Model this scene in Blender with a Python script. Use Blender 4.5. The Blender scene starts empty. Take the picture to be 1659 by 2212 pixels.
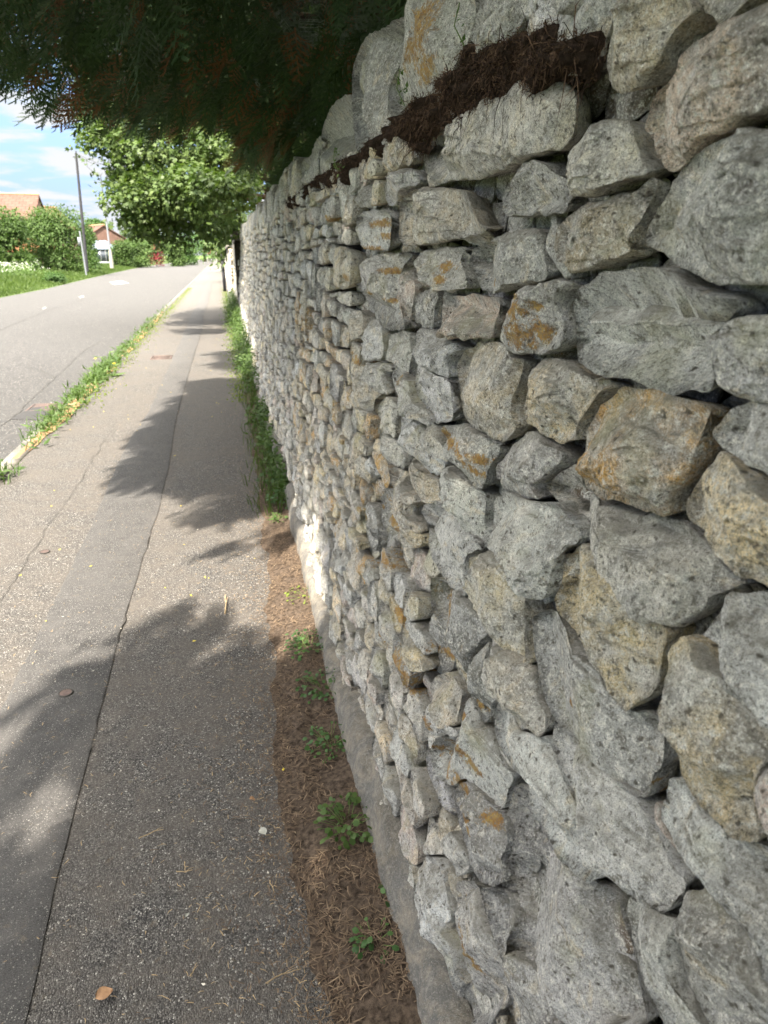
import bpy, math, random
import numpy as np
from math import radians as R
random.seed(7); rng = np.random.default_rng(7)
C = bpy.context.scene.collection
sc = bpy.context.scene

# ------------------------------------------------------------------ camera
PITCH, YAW, EYE = 19.935, 12.265, 1.55
cam = bpy.data.cameras.new('camera'); camo = bpy.data.objects.new('camera', cam); C.objects.link(camo)
camo.location = (0, 0, EYE); camo.rotation_euler = (R(90-PITCH), 0, R(-YAW))
cam.sensor_fit = 'VERTICAL'; cam.sensor_height = 36; cam.lens = 36*1533/2212
cam.clip_start = 0.02; cam.clip_end = 3000
cam.dof.use_dof = True; cam.dof.focus_distance = 1.45; cam.dof.aperture_fstop = cam.lens/3.0
sc.camera = camo
# ------------------------------------------------------------------ sky and sun
SUN_AZ, SUN_EL = 28.0, 52.0      # sun behind the viewer, to the left of the road direction
w = bpy.data.worlds.new('World'); sc.world = w; w.use_nodes = True
nt = w.node_tree; nt.nodes.clear()
def N(nt, typ, **kw):
    n = nt.nodes.new(typ)
    for k, v in kw.items():
        if k.startswith('i_'):
            key = k[2:]
            key = int(key) if key.isdigit() else key.replace('_', ' ')
            n.inputs[key].default_value = v
        else: setattr(n, k, v)
    return n
def L(nt, a, b): nt.links.new(a, b)
sky = N(nt, 'ShaderNodeTexSky', sky_type='NISHITA', sun_disc=False, sun_elevation=R(SUN_EL), sun_rotation=R(180+SUN_AZ), air_density=0.8, dust_density=0.25, ozone_density=2.5)
bg = N(nt, 'ShaderNodeBackground'); out = N(nt, 'ShaderNodeOutputWorld')
bg.inputs['Strength'].default_value = 0.15
tc = N(nt, 'ShaderNodeTexCoord'); sep = N(nt, 'ShaderNodeSeparateXYZ'); L(nt, tc.outputs['Generated'], sep.inputs[0])
mx = N(nt, 'ShaderNodeMath', operation='MAXIMUM'); L(nt, sep.outputs[2], mx.inputs[0]); mx.inputs[1].default_value = 0.0
ad = N(nt, 'ShaderNodeMath', operation='ADD'); L(nt, mx.outputs[0], ad.inputs[0]); ad.inputs[1].default_value = 0.16
dx = N(nt, 'ShaderNodeMath', operation='DIVIDE'); L(nt, sep.outputs[0], dx.inputs[0]); L(nt, ad.outputs[0], dx.inputs[1])
dy = N(nt, 'ShaderNodeMath', operation='DIVIDE'); L(nt, sep.outputs[1], dy.inputs[0]); L(nt, ad.outputs[0], dy.inputs[1])
cb = N(nt, 'ShaderNodeCombineXYZ'); L(nt, dx.outputs[0], cb.inputs[0]); L(nt, dy.outputs[0], cb.inputs[1])
cn = N(nt, 'ShaderNodeTexNoise', i_Scale=2.6, i_Detail=9.0, i_Roughness=0.56, i_Distortion=0.25); L(nt, cb.outputs[0], cn.inputs['Vector'])
cr = N(nt, 'ShaderNodeMapRange', i_1=0.44, i_2=0.60, interpolation_type='SMOOTHSTEP'); cg = N(nt, 'ShaderNodeMapRange', i_1=0.22, i_2=0.6, i_3=0.0, i_4=0.22); L(nt, sep.outputs[2], cg.inputs[0]); ca_ = N(nt, 'ShaderNodeMath', operation='ADD'); L(nt, cn.outputs['Fac'], ca_.inputs[0]); L(nt, cg.outputs[0], ca_.inputs[1]); L(nt, ca_.outputs[0], cr.inputs[0])  # cloud cover thickened overhead, out of view, to raise the ambient light
cm = N(nt, 'ShaderNodeMix', data_type='RGBA'); L(nt, cr.outputs[0], cm.inputs['Factor'])
lo_ = N(nt, 'ShaderNodeMapRange', i_1=0.05, i_2=0.5); L(nt, sep.outputs[2], lo_.inputs[0])
tn_ = N(nt, 'ShaderNodeMix', data_type='RGBA'); tn_.inputs[6].default_value = (.205, .20, .265, 1); tn_.inputs[7].default_value = (1.1, 1.05, 1, 1); L(nt, lo_.outputs[0], tn_.inputs['Factor'])
ml_ = N(nt, 'ShaderNodeMix', data_type='RGBA', blend_type='MULTIPLY'); ml_.inputs['Factor'].default_value = 1; L(nt, sky.outputs[0], ml_.inputs[6]); L(nt, tn_.outputs[2], ml_.inputs[7]); L(nt, ml_.outputs[2], cm.inputs[6]); ch = N(nt, 'ShaderNodeMix', data_type='RGBA'); ch.inputs[6].default_value = (1.62, 1.65, 1.7, 1); ch.inputs[7].default_value = (11.5, 11.1, 10.4, 1); cz = N(nt, 'ShaderNodeMapRange', i_1=0.25, i_2=0.7); L(nt, sep.outputs[2], cz.inputs[0]); L(nt, cz.outputs[0], ch.inputs['Factor']); L(nt, ch.outputs[2], cm.inputs[7])  # unseen overhead clouds made much brighter than low ones, as added fill light
L(nt, cm.outputs[2], bg.inputs['Color']); L(nt, bg.outputs[0], out.inputs['Surface'])
sun = bpy.data.lights.new('sun', 'SUN'); sun.energy = 5.0; sun.angle = R(0.53); sun.color = (1, 0.91, 0.78)
suno = bpy.data.objects.new('sun', sun); C.objects.link(suno)
suno.rotation_euler = (R(90-SUN_EL), 0, R(180-SUN_AZ-0)); 
from mathutils import Vector
SD = Vector((-math.sin(R(SUN_AZ))*math.cos(R(SUN_EL)), -math.cos(R(SUN_AZ))*math.cos(R(SUN_EL)), math.sin(R(SUN_EL))))  # towards the sun
suno.rotation_euler = SD.to_track_quat('Z', 'Y').to_euler()
sc.view_settings.view_transform = 'Standard'; sc.view_settings.look = 'None'; sc.view_settings.gamma = 1
sc.view_settings.exposure = 2.0
sc.render.engine = 'CYCLES'; sc.cycles.max_bounces = 6; sc.cycles.diffuse_bounces = 4; sc.cycles.glossy_bounces = 2
KX, KY = -SD.x/SD.z, -SD.y/SD.z   # shadow offset per metre of height

# ------------------------------------------------------------------ tracing survey: photo measurements -> real places
CXp, CYp, Fp = 829.5, 1106, 1533
p_, y_ = R(PITCH), R(YAW)
RT = np.array([math.cos(y_), -math.sin(y_), 0]); FH = np.array([math.sin(y_), math.cos(y_), 0]); UZ = np.array([0, 0, 1.])
FW = math.cos(p_)*FH-math.sin(p_)*UZ; UP = math.sin(p_)*FH+math.cos(p_)*UZ; EY = np.array([0, 0, EYE])
def ray(x, y): return (x-CXp)*RT+(CYp-y)*UP+Fp*FW
def gpt(x, y, z=0.0):
    d = ray(x, y); return EY+d*(z-EYE)/d[2]
X0, BAT = 0.32, 0.08             # wall foot and batter
def wpt(x, y, off=0.0):
    d = ray(x, y); t = (X0+off+BAT*EYE)/(d[0]-BAT*d[2]); q = EY+d*t; return q[1], q[2]
REG = {'A': (1000, 0, 2.212), 'B': (1700, 0, 2.0738), 'C': (1100, 700, 2.37), 'D': (1700, 700, 2.0738), 'E': (1100, 1300, 2.37), 'F': (1700, 1400, 2.0738),
       'G': (1100, 1900, 2.0738), 'H': (1700, 2100, 2.0738), 'I': (1200, 2533, 2.0738), 'J': (1700, 2533, 2.0738)}
S_ = 1659/2500
def dpx(reg, x, y):
    a, b, k = REG[reg]; return (a+x/k)*S_, (b+y/k)*S_

# ------------------------------------------------------------------ helpers
def vhash(i, j, k, s):
    h = (i*374761393+j*668265263+k*2147483647+s*974634777) & 0xffffffff
    h = ((h ^ (h >> 13))*1274126177) & 0xffffffff
    h = (h ^ (h >> 16)); return (h & 0xffffff)/float(0xffffff)*2-1
def noise3(P, s=0):
    P = np.asarray(P, float); I = np.floor(P).astype(np.int64); f = P-I; u = f*f*f*(f*(f*6-15)+10)
    r = 0
    for a in (0, 1):
        for b in (0, 1):
            for c in (0, 1):
                wgt = (u[:, 0] if a else 1-u[:, 0])*(u[:, 1] if b else 1-u[:, 1])*(u[:, 2] if c else 1-u[:, 2])
                r = r+wgt*vhash(I[:, 0]+a, I[:, 1]+b, I[:, 2]+c, s)
    return r
def fbm(P, s=0, o=3):
    r = 0; a = 1
    for i in range(o): r = r+a*noise3(np.asarray(P)*2**i, s+i*17); a *= .5
    return r
def mesh_np(name, V, F, mat=None, parent=None, smooth=True, attrs=None):
    """V (n,3); F list of (m,k) arrays of equal-length faces"""
    me = bpy.data.meshes.new(name)
    if not isinstance(F, (list, tuple)) or isinstance(F[0], tuple): F = [np.array(F)]
    F = [np.asarray(f, np.int32) for f in F if len(f)]
    V = np.asarray(V, np.float32)
    me.vertices.add(len(V)); me.vertices.foreach_set('co', V.ravel())
    idx = np.concatenate([f.ravel() for f in F]); cnt = np.concatenate([np.full(len(f), f.shape[1], np.int32) for f in F])
    me.loops.add(len(idx)); me.loops.foreach_set('vertex_index', idx)
    me.polygons.add(len(cnt)); st = np.concatenate([[0], np.cumsum(cnt)[:-1]]).astype(np.int32)
    me.polygons.foreach_set('loop_start', st); me.polygons.foreach_set('loop_total', cnt)
    if smooth: me.polygons.foreach_set('use_smooth', np.ones(len(cnt), bool))
    if attrs:
        for k, v in attrs.items():
            v = np.asarray(v, np.float32)
            if v.ndim == 1:
                a = me.attributes.new(k, 'FLOAT', 'POINT'); a.data.foreach_set('value', v)
            else:
                a = me.attributes.new(k, 'FLOAT_COLOR', 'POINT'); a.data.foreach_set('color', np.c_[v, np.ones(len(v))].astype(np.float32).ravel())
    me.update(calc_edges=True)
    o = bpy.data.objects.new(name, me); C.objects.link(o)
    if mat: me.materials.append(mat)
    if parent: o.parent = parent
    return o
def recenter(o, c):
    """put the object's origin at c without moving its shape (parent sits at its own location)"""
    me = o.data; n = len(me.vertices); co = np.empty(n*3, np.float32); me.vertices.foreach_get('co', co)
    c = Vector(c)-(o.parent.location if o.parent else Vector((0, 0, 0)))
    co = co.reshape(-1, 3)-np.array(c, np.float32); me.vertices.foreach_set('co', co.ravel()); o.location = c
def tag(o, label=None, cat=None, group=None, kind=None):
    if label: o['label'] = label
    if cat: o['category'] = cat
    if group: o['group'] = group
    if kind: o['kind'] = kind
    return o
def empty(name, loc, label, cat, group=None):
    o = bpy.data.objects.new(name, None); C.objects.link(o); o.location = loc; o.empty_display_size = .1
    return tag(o, label, cat, group)
def part(name, V, F, mat, root, **kw):
    """V in world coordinates, parented to root (unrotated)"""
    V = np.asarray(V, float)-np.array(root.location)
    return mesh_np(name, V, F, mat, root, **kw)
class MB:
    def __init__(s): s.V = []; s.F3 = []; s.F4 = []; s.n = 0
    def add(s, V, F):
        V = np.asarray(V, float); F = np.asarray(F)
        (s.F3 if F.shape[1] == 3 else s.F4).append(F+s.n); s.V.append(V); s.n += len(V); return s
    def box(s, a, b):
        (x0, y0, z0), (x1, y1, z1) = a, b
        V = [(x, y, z) for x in (x0, x1) for y in (y0, y1) for z in (z0, z1)]
        return s.add(V, [(0, 1, 3, 2), (4, 6, 7, 5), (0, 4, 5, 1), (2, 3, 7, 6), (0, 2, 6, 4), (1, 5, 7, 3)])
    def tube(s, P, rad, n=8):
        P = np.asarray(P, float); rad = np.broadcast_to(np.asarray(rad, float), (len(P),)); T = np.gradient(P, axis=0)
        V = []
        for p, t, r in zip(P, T, rad):
            t = t/(np.linalg.norm(t)+1e-9); a = np.cross(t, (0.13, 0.31, 1) if abs(t[2]) < .9 else (1, 0, 0)); a /= np.linalg.norm(a); b = np.cross(t, a)
            for k in range(n):
                c = 2*math.pi*k/n; V.append(p+r*(math.cos(c)*a+math.sin(c)*b))
        F = [(i*n+k, i*n+(k+1) % n, (i+1)*n+(k+1) % n, (i+1)*n+k) for i in range(len(P)-1) for k in range(n)]
        s.add(V, F); m = len(P)
        s.add([V[k] for k in range(n)]+[P[0]], [(k, n, (k+1) % n) for k in range(n)])
        s.add([V[(m-1)*n+k] for k in range(n)]+[P[-1]], [((k+1) % n, n, k) for k in range(n)])
        return s
    def arr(s):
        F = []
        if s.F3: F.append(np.concatenate(s.F3))
        if s.F4: F.append(np.concatenate(s.F4))
        return np.concatenate(s.V), F
    def build(s, name, mat, root=None, smooth=False):
        V, F = s.arr()
        return part(name, V, F, mat, root, smooth=smooth) if root else mesh_np(name, V, F, mat, smooth=smooth)

# ------------------------------------------------------------------ materials
def newmat(name, rough=0.9, spec=0.2):
    m = bpy.data.materials.new(name); m.use_nodes = True; n = m.node_tree; b = n.nodes['Principled BSDF']
    b.inputs['Roughness'].default_value = rough; b.inputs['Specular IOR Level'].default_value = spec
    return m, n, b
def pos(nt): return N(nt, 'ShaderNodeNewGeometry').outputs['Position']
def noi(nt, vec, scale, detail=4, rough=.6, dist=0):
    n = N(nt, 'ShaderNodeTexNoise', i_Scale=scale, i_Detail=detail, i_Roughness=rough, i_Distortion=dist); L(nt, vec, n.inputs['Vector']); return n.outputs['Fac']
def mr(nt, v, a, b, c=0., d=1.):
    n = N(nt, 'ShaderNodeMapRange', i_1=a, i_2=b, i_3=c, i_4=d); L(nt, v, n.inputs[0]); return n.outputs[0]
def mix(nt, fac, a, b, mode='MIX'):
    n = N(nt, 'ShaderNodeMix', data_type='RGBA', blend_type=mode)
    for s, v in ((0, fac), (6, a), (7, b)):
        if hasattr(v, 'links') or hasattr(v, 'is_linked'): L(nt, v, n.inputs[s])
        elif s == 0: n.inputs[0].default_value = v
        else: n.inputs[s].default_value = (*v, 1)
    return n.outputs[2]
def mth(nt, op, a, b=None):
    n = N(nt, 'ShaderNodeMath', operation=op)
    for i, v in enumerate((a, b)):
        if v is None: continue
        if hasattr(v, 'is_linked'): L(nt, v, n.inputs[i])
        else: n.inputs[i].default_value = v
    return n.outputs[0]
def bump(nt, b, hs):
    prev = None
    for h, st, d in hs:
        n = N(nt, 'ShaderNodeBump', i_Strength=st, i_Distance=d); L(nt, h, n.inputs['Height'])
        if prev: L(nt, prev, n.inputs['Normal'])
        prev = n.outputs[0]
    L(nt, prev, b.inputs['Normal'])
def gray(v): return (v, v, v)
def plain(name, col, rough=.8, var=.25, scale=8, spec=.3, metallic=0, bumpd=0):
    m, n, b = newmat(name, rough, spec); P = pos(n)
    f = mr(n, noi(n, P, scale, 5), .3, .7, 1-var, 1+var)
    c = N(n, 'ShaderNodeVectorMath', operation='SCALE'); c.inputs[0].default_value = col; L(n, f, c.inputs['Scale'])
    L(n, c.outputs[0], b.inputs['Base Color']); b.inputs['Metallic'].default_value = metallic
    if bumpd: bump(n, b, [(noi(n, P, scale*6, 4), .6, bumpd)])
    return m
def stone_mat(name):
    m, n, b = newmat(name, .93, .12); P = pos(n)
    at = N(n, 'ShaderNodeAttribute', attribute_name='tone'); col = at.outputs['Color']
    li = N(n, 'ShaderNodeAttribute', attribute_name='lichen').outputs['Fac']
    big = noi(n, P, 16, 5, .62, .6); med = noi(n, P, 70, 6, .75, .3); fine = noi(n, P, 260, 4, .8); f2 = noi(n, P, 700, 2, .8)
    c = mix(n, mr(n, big, .42, .60, 0, .75), col, (.42, .42, .415))
    c = mix(n, mr(n, noi(n, P, 9, 4, .6, .8), .50, .64, 0, .75), c, (.22, .217, .21))
    c = mix(n, mr(n, noi(n, P, 13, 5, .7, 1.2), .56, .66, 0, .6), c, (.58, .49, .34))
    c = mix(n, mr(n, med, .53, .61, 0, .9), c, (.60, .585, .54))
    c = mix(n, mr(n, med, .38, .46, .85, 0), c, (.14, .13, .11))
    c = mix(n, mr(n, fine, .55, .63, 0, .85), c, (.66, .65, .61))
    c = mix(n, mr(n, fine, .36, .45, .9, 0), c, (.07, .063, .052))
    c = mix(n, mr(n, f2, .40, .52, .55, 0), c, (.10, .095, .085))
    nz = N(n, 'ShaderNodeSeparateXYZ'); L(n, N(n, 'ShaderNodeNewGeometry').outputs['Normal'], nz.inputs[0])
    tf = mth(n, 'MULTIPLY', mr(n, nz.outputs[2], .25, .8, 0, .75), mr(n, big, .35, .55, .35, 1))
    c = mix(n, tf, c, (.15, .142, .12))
    cr_ = noi(n, P, 120, 5, .85, .6)
    lf = mth(n, 'ADD', mth(n, 'MULTIPLY', li, .40), mth(n, 'ADD', mth(n, 'MULTIPLY', cr_, .75), mth(n, 'MULTIPLY', noi(n, P, 45, 3, .6), .45)))
    lm = mr(n, lf, .875, .945)
    lc = mix(n, mr(n, med, .42, .58), (.25, .115, .014), (.33, .21, .04)); lc = mix(n, mr(n, fine, .40, .54, .9, 0), lc, (.17, .13, .09))
    c = mix(n, mth(n, 'MULTIPLY', lm, .88), c, lc)
    gm = mr(n, noi(n, P, 6, 3, .6), .58, .72, 0, .3)
    c = mix(n, gm, c, (.28, .27, .12))
    pv = N(n, 'ShaderNodeTexVoronoi', i_Scale=75.0); L(n, noiv(n, P), pv.inputs['Vector']); ps = N(n, 'ShaderNodeSeparateColor'); L(n, pv.outputs['Color'], ps.inputs[0])
    pit = mth(n, 'MULTIPLY', mr(n, pv.outputs['Distance'], .14, .30, 1, 0), mr(n, ps.outputs[0], .70, .78)); c = mix(n, mth(n, 'MULTIPLY', pit, .85), c, (.07, .062, .05))
    c = mix(n, 1.0, c, (1.55, 1.54, 1.51), 'MULTIPLY')
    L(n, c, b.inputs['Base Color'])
    vo = N(n, 'ShaderNodeTexVoronoi', i_Scale=110.0); L(n, noiv(n, P), vo.inputs['Vector'])
    bump(n, b, [(mr(n, pit, 0, 1, 1, 0), .8, .005), (big, .6, .014), (med, 1.0, .009), (mr(n, vo.outputs['Distance'], 0, .5), .6, .004), (fine, 1.0, .0042), (f2, .8, .0015), (lm, .5, .0015)])
    return m
def noiv(nt, P):
    t = N(nt, 'ShaderNodeTexNoise', i_Scale=90.0, i_Detail=2.0); L(nt, P, t.inputs['Vector']); a = N(nt, 'ShaderNodeVectorMath', operation='SCALE'); a.inputs['Scale'].default_value = .012; L(nt, t.outputs['Color'], a.inputs[0])
    b = N(nt, 'ShaderNodeVectorMath', operation='ADD'); L(nt, P, b.inputs[0]); L(nt, a.outputs[0], b.inputs[1]); return b.outputs[0]
M_stone = stone_mat('limestone')
def asphalt(name, base, light, dark, brown, sc_=260, moss=0.):
    m, n, b = newmat(name, .86, .25); P = pos(n)
    big = noi(n, P, 1.6, 5, .6); md = noi(n, P, 9, 5, .65)
    vo = N(n, 'ShaderNodeTexVoronoi', i_Scale=float(sc_)); L(n, P, vo.inputs['Vector'])
    sp = N(n, 'ShaderNodeSeparateColor'); L(n, vo.outputs['Color'], sp.inputs[0])
    c = mix(n, mr(n, sp.outputs[0], .2, 1, 0, .9), base, light)
    c = mix(n, mr(n, sp.outputs[1], .72, .9, 0, .8), c, dark)
    c = mix(n, mr(n, vo.outputs['Distance'], .35, .75, 0, .8), c, dark)
    c = mix(n, mr(n, sp.outputs[2], .95, .985, 0, .8), c, (.62, .6, .55))
    c = mix(n, mr(n, md, .42, .66, 0, .6), c, brown)
    c = mix(n, mr(n, big, .4, .66, 0, .5), c, brown)
    c = mix(n, mr(n, noi(n, P, 30, 4, .7), .60, .75, 0, .5), c, (.22, .18, .13))
    L(n, c, b.inputs['Base Color'])
    bump(n, b, [(md, .5, .006), (mr(n, vo.outputs['Distance'], 0, .6, 1, 0), .9, .0045), (noi(n, P, 900, 2), .4, .001)])
    return m
M_path = asphalt('path_asphalt', (.094, .090, .087), (.28, .265, .245), (.021, .020, .020), (.128, .114, .10), 250)
M_strip = asphalt('path_strip_asphalt', (.100, .097, .096), (.19, .185, .18), (.032, .031, .031), (.125, .12, .116), 430)
M_road = asphalt('road_asphalt', (.062, .061, .063), (.11, .108, .106), (.03, .029, .028), (.076, .074, .072), 140)
M_kerb = plain('kerb_concrete', (.16, .15, .132), .9, .35, 20, bumpd=.004)
M_crack = plain('crack_tar', (.05, .047, .043), .95, .3, 60)
M_bed = plain('needle_soil', (.085, .064, .048), .95, .7, 70, .1, bumpd=.01)
M_dirt = plain('dry_dirt', (.30, .19, .105), .95, .5, 60, .1, bumpd=.008)
M_moss = plain('dry_moss', (.035, .024, .018), .95, .6, 120, .1, bumpd=.006)
M_mossf = None
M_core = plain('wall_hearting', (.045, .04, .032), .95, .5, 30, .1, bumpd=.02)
def mortar_mat():
    m, n, b = newmat('mortar', .92, .15); P = pos(n)
    c = mix(n, mr(n, noi(n, P, 14, 6, .72, .8), .46, .66), (.15, .145, .135), (.30, .265, .21)); c = mix(n, mr(n, noi(n, P, 5, 4, .6), .5, .66, 0, .6), c, (.10, .085, .062)); c = mix(n, mr(n, noi(n, P, 260, 4, .8), .55, .64, 0, .7), c, (.42, .40, .36))
    c = mix(n, mr(n, noi(n, P, 55, 4, .7), .5, .7, 0, .6), c, (.34, .32, .28))
    c = mix(n, mr(n, noi(n, P, 350, 3, .7), .32, .48, .6, 0), c, (.09, .085, .075))
    L(n, c, b.inputs['Base Color']); bump(n, b, [(noi(n, P, 14, 5), .7, .02), (noi(n, P, 60, 5, .8), 1.0, .012), (noi(n, P, 350, 3), .6, .0015)]); return m
M_mort = mortar_mat()
def leafmat(name, col, col2, rough=.55, trans=.35, scale=3, spec=.3):
    m, n, b = newmat(name, rough, spec); P = pos(n)
    rp = N(n, 'ShaderNodeNewGeometry').outputs['Random Per Island']
    c = mix(n, rp, col, col2)
    c = mix(n, mr(n, noi(n, P, scale, 3), .35, .65, 0, .5), c, tuple(x*.62 for x in col))
    L(n, c, b.inputs['Base Color'])
    t = N(n, 'ShaderNodeBsdfTranslucent'); L(n, mix(n, 1.0, c, (1.0, 1.15, .45), 'MULTIPLY'), t.inputs['Color'])
    ms = N(n, 'ShaderNodeMixShader'); ms.inputs[0].default_value = trans
    L(n, b.outputs[0], ms.inputs[1]); L(n, t.outputs[0], ms.inputs[2]); L(n, ms.outputs[0], n.nodes['Material Output'].inputs['Surface'])
    return m
M_con = leafmat('conifer_green', (.036, .070, .030), (.085, .13, .055), .6, .2)
M_dead = leafmat('conifer_dead', (.15, .07, .036), (.27, .14, .075), .8, .25)
M_syc = leafmat('sycamore_leaf', (.06, .105, .028), (.115, .16, .045), .5, .3)
M_bush = leafmat('bush_leaf', (.055, .105, .024), (.09, .145, .036), .6, .35, 1)
M_dark = leafmat('dark_leaf', (.045, .10, .025), (.08, .15, .03), .6, .3, 1)
M_hedge = leafmat('hedge_leaf', (.07, .13, .035), (.12, .18, .05), .6, .3, .6)
M_maroon = leafmat('maroon_leaf', (.22, .02, .04), (.30, .04, .06), .6, .3, 1)
M_grass = leafmat('grass_blade', (.055, .095, .022), (.105, .15, .04), .6, .4, .4)
M_weed = leafmat('weed_leaf', (.06, .115, .03), (.125, .19, .055), .55, .35, 5)
M_weedd = leafmat('weed_dark_leaf', (.05, .11, .035), (.09, .17, .05), .55, .3, 5)
M_lime = leafmat('lime_grass', (.16, .22, .035), (.24, .29, .06), .6, .4, 1)
M_white = plain('white_flower', (.75, .75, .68), .8, .1)
M_yellow = plain('yellow_petal', (.75, .60, .05), .7, .15)
M_bark = plain('bark', (.06, .042, .03), .95, .5, 12, .1, bumpd=.02)
M_twig = plain('straw_twig', (.36, .27, .16), .9, .3, 30)
M_needle = leafmat('fallen_needles', (.085, .058, .042), (.27, .20, .135), .9, .0, 30, .1)
M_mossf = leafmat('root_fibre', (.03, .02, .015), (.16, .10, .065), .95, 0., 40, .1)
M_stem = plain('green_stem', (.12, .17, .05), .8, .2)

# ------------------------------------------------------------------ ground, road, path
def sheet(name, poly, z, mat, kind='structure'):
    V = [(x, y, z) for x, y in poly]; me = bpy.data.meshes.new(name); me.from_pydata(V, [], [list(range(len(V)))]); me.materials.append(mat)
    o = bpy.data.objects.new(name, me); C.objects.link(o); return tag(o, kind=kind)
def ribbon(name, cols, mat, smooth=True, kind='structure'):
    """cols: list of (u) rows of xyz"""
    A = np.asarray(cols, float); n, k = A.shape[:2]; V = A.reshape(-1, 3)
    i, j = np.meshgrid(np.arange(n-1), np.arange(k-1), indexing='ij'); a = (i*k+j).ravel()
    o = mesh_np(name, V, np.c_[a, a+1, a+k+1, a+k], mat, smooth=smooth); return tag(o, kind=kind)
M_land = plain('grass_land', (.10, .15, .045), .95, .4, .5, .1, bumpd=.05)
KX0 = -1.74                       # kerb line
ROADL = [(-60, -8.5), (0, -8.5), (32, -8.6), (40, -8.6), (52, -9.1), (69, -9.7), (97, -10.4), (122, -10.6), (155, -10.2), (230, -8.5), (330, -4)]
def roadl(s): return np.interp(s, [a for a, _ in ROADL], [b for _, b in ROADL])
ribbon('ground', [[(-900, y, -.13), (900, y, -.13)] for y in (-200, 1500)], M_land, False)
ss = np.r_[np.arange(-8, 40, 2.0), np.arange(40, 331, 10.)]
def camber(s, x): return -.062+.05*max(0, 1-((x+5.2)/3.6)**2)
ribbon('road', [[(x, s, camber(s, x)) for x in np.linspace(roadl(s), KX0-.06, 9)] for s in ss], M_road)
ribbon('path', [[(KX0+.055, s, 0), (-.9, s, .004), (-.3, s, .006), (.6, s, .0)] for s in ss], M_path)
# kerb stones, each 0.91 m, as one kerb line with open joints
mb = MB(); s = -8.0
while s < 150:
    w_ = .91 if s < 60 else 4.5
    j = random.uniform(-.004, .004); z1 = .012+random.uniform(-.004, .004)
    mb.box((KX0-.065+j, s+.004, -.2), (KX0+.06+j, s+w_-.004, z1)); s += w_
tag(mb.build('kerb', M_kerb), kind='structure')
# smoother patched trench strip down the middle of the path
def wob(s, a, f, sd): return a*noise3(np.c_[np.full(len(s), .3+sd), s*f, np.zeros(len(s))], sd)
s_ = np.arange(.2, 45, .06); le = -.872+wob(s_, .035, .5, 3)+wob(s_, .006, 6, 4); re = -.523+wob(s_, .03, .4, 5)+wob(s_, .006, 7, 6)
ribbon('path_strip', [[(a, s, .004+.0045), (a+.01, s, .0105), (b-.01, s, .0115), (b, s, .0085)] for s, a, b in zip(s_, le, re)], M_strip)
def crack(name, pts, wd):
    P = np.array(pts, float); d = np.r_[0, np.cumsum(np.linalg.norm(np.diff(P, axis=0), axis=1))]; t = np.arange(0, d[-1], .03)
    x = np.interp(t, d, P[:, 0]); y = np.interp(t, d, P[:, 1]); x = x+wob(t, .018, 5, 11)+wob(t, .008, 22, 12)
    ww = wd*(.25+.9*np.abs(wob(t, 1, 4, 13))+.4*np.abs(wob(t, 1, 25, 14)))
    return [[(a-c, b, P[0, 2]), (a+c, b, P[0, 2])] for a, b, c in zip(x, y, ww)]
def gcr(name, px, wd, z): 
    return ribbon(name, crack(name, [(*gpt(*q)[:2], z) for q in px], wd), M_crack)
seam = [(b+.002, s, .0125) for s, b in zip(s_, re)][:: 4]
P = np.array(seam); t = np.arange(.25, 22, .02); x = np.interp(t, s_, re)+wob(t, .006, 14, 21)
ww = .0035*np.clip(.1+1.1*wob(t, 1, 3, 22)+.7*wob(t, 1, 20, 23), .04, 1.3)
ribbon('path_crack', [[(a-c, s, .0128), (a+c, s, .0128)] for a, s, c in zip(x, t, ww)], M_crack)
gcr('path_crack', [(0, 1302), (30, 1255), (62, 1210), (100, 1150), (160, 1067), (205, 990), (248, 919)], .0017, .009)
gcr('path_crack', [(0, 1111), (40, 1100), (95, 1085), (160, 1067)], .0014, .009)
gcr('path_crack', [(0, 1650), (12, 1632), (22, 1615)], .007, .0085)
RZ = .0
for px, wd in (([(0, 918), (40, 890), (80, 850), (120, 815), (180, 758), (220, 735)], .004), ([(0, 715), (60, 690), (110, 670), (170, 652), (240, 632)], .009), ([(120, 815), (90, 800), (40, 790)], .004)):
    pts = [(*gpt(*q, -.03)[:2], -.006) for q in px]
    o = ribbon('road_crack', crack('', pts, wd), M_crack)
M_tarp = plain('tar_patch', (.045, .044, .044), .85, .25, 30)
def rlift(P): return [(x, y, camber(y, x)+.006) for x, y in P]
def rpatch(name, pxs, mat, dz=.006):
    # a patch draped on the road: a fine grid inside the quad
    q = [gpt(*p, -.04)[:2] for p in pxs]; n = 8; V = []
    for i in range(n+1):
        u = i/n; a = (1-u)*q[0]+u*q[1]; b = (1-u)*q[3]+u*q[2]
        for j in range(n+1):
            v = j/n; c = (1-v)*a+v*b; V.append((c[0], c[1], camber(c[1], c[0])+dz))
    F = [(i*(n+1)+j, i*(n+1)+j+1, (i+1)*(n+1)+j+1, (i+1)*(n+1)+j) for i in range(n) for j in range(n)]
    return tag(mesh_np(name, V, F, mat), kind='structure')
for (i, j) in [(0, 0)]:
    pass
for o in [o for o in bpy.data.objects if o.name.startswith('road_crack')]:
    for v in o.data.vertices: v.co.z = camber(v.co.y, v.co.x)+.005
M_paint = plain('worn_white_paint', (.20, .20, .20), .8, .25, 12)
rpatch('road_marking', [(247, 617), (280, 613), (262, 607), (236, 610)], M_paint)
rpatch('road_marking', [(173, 646), (183, 643), (180, 640), (170, 643)], M_paint)
rpatch('road_marking', [(93, 671), (101, 668), (99, 665), (92, 668)], M_paint)
rpatch('road_patch', [(20, 905), (92, 905), (128, 872), (70, 880)], M_tarp, .004)
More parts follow.
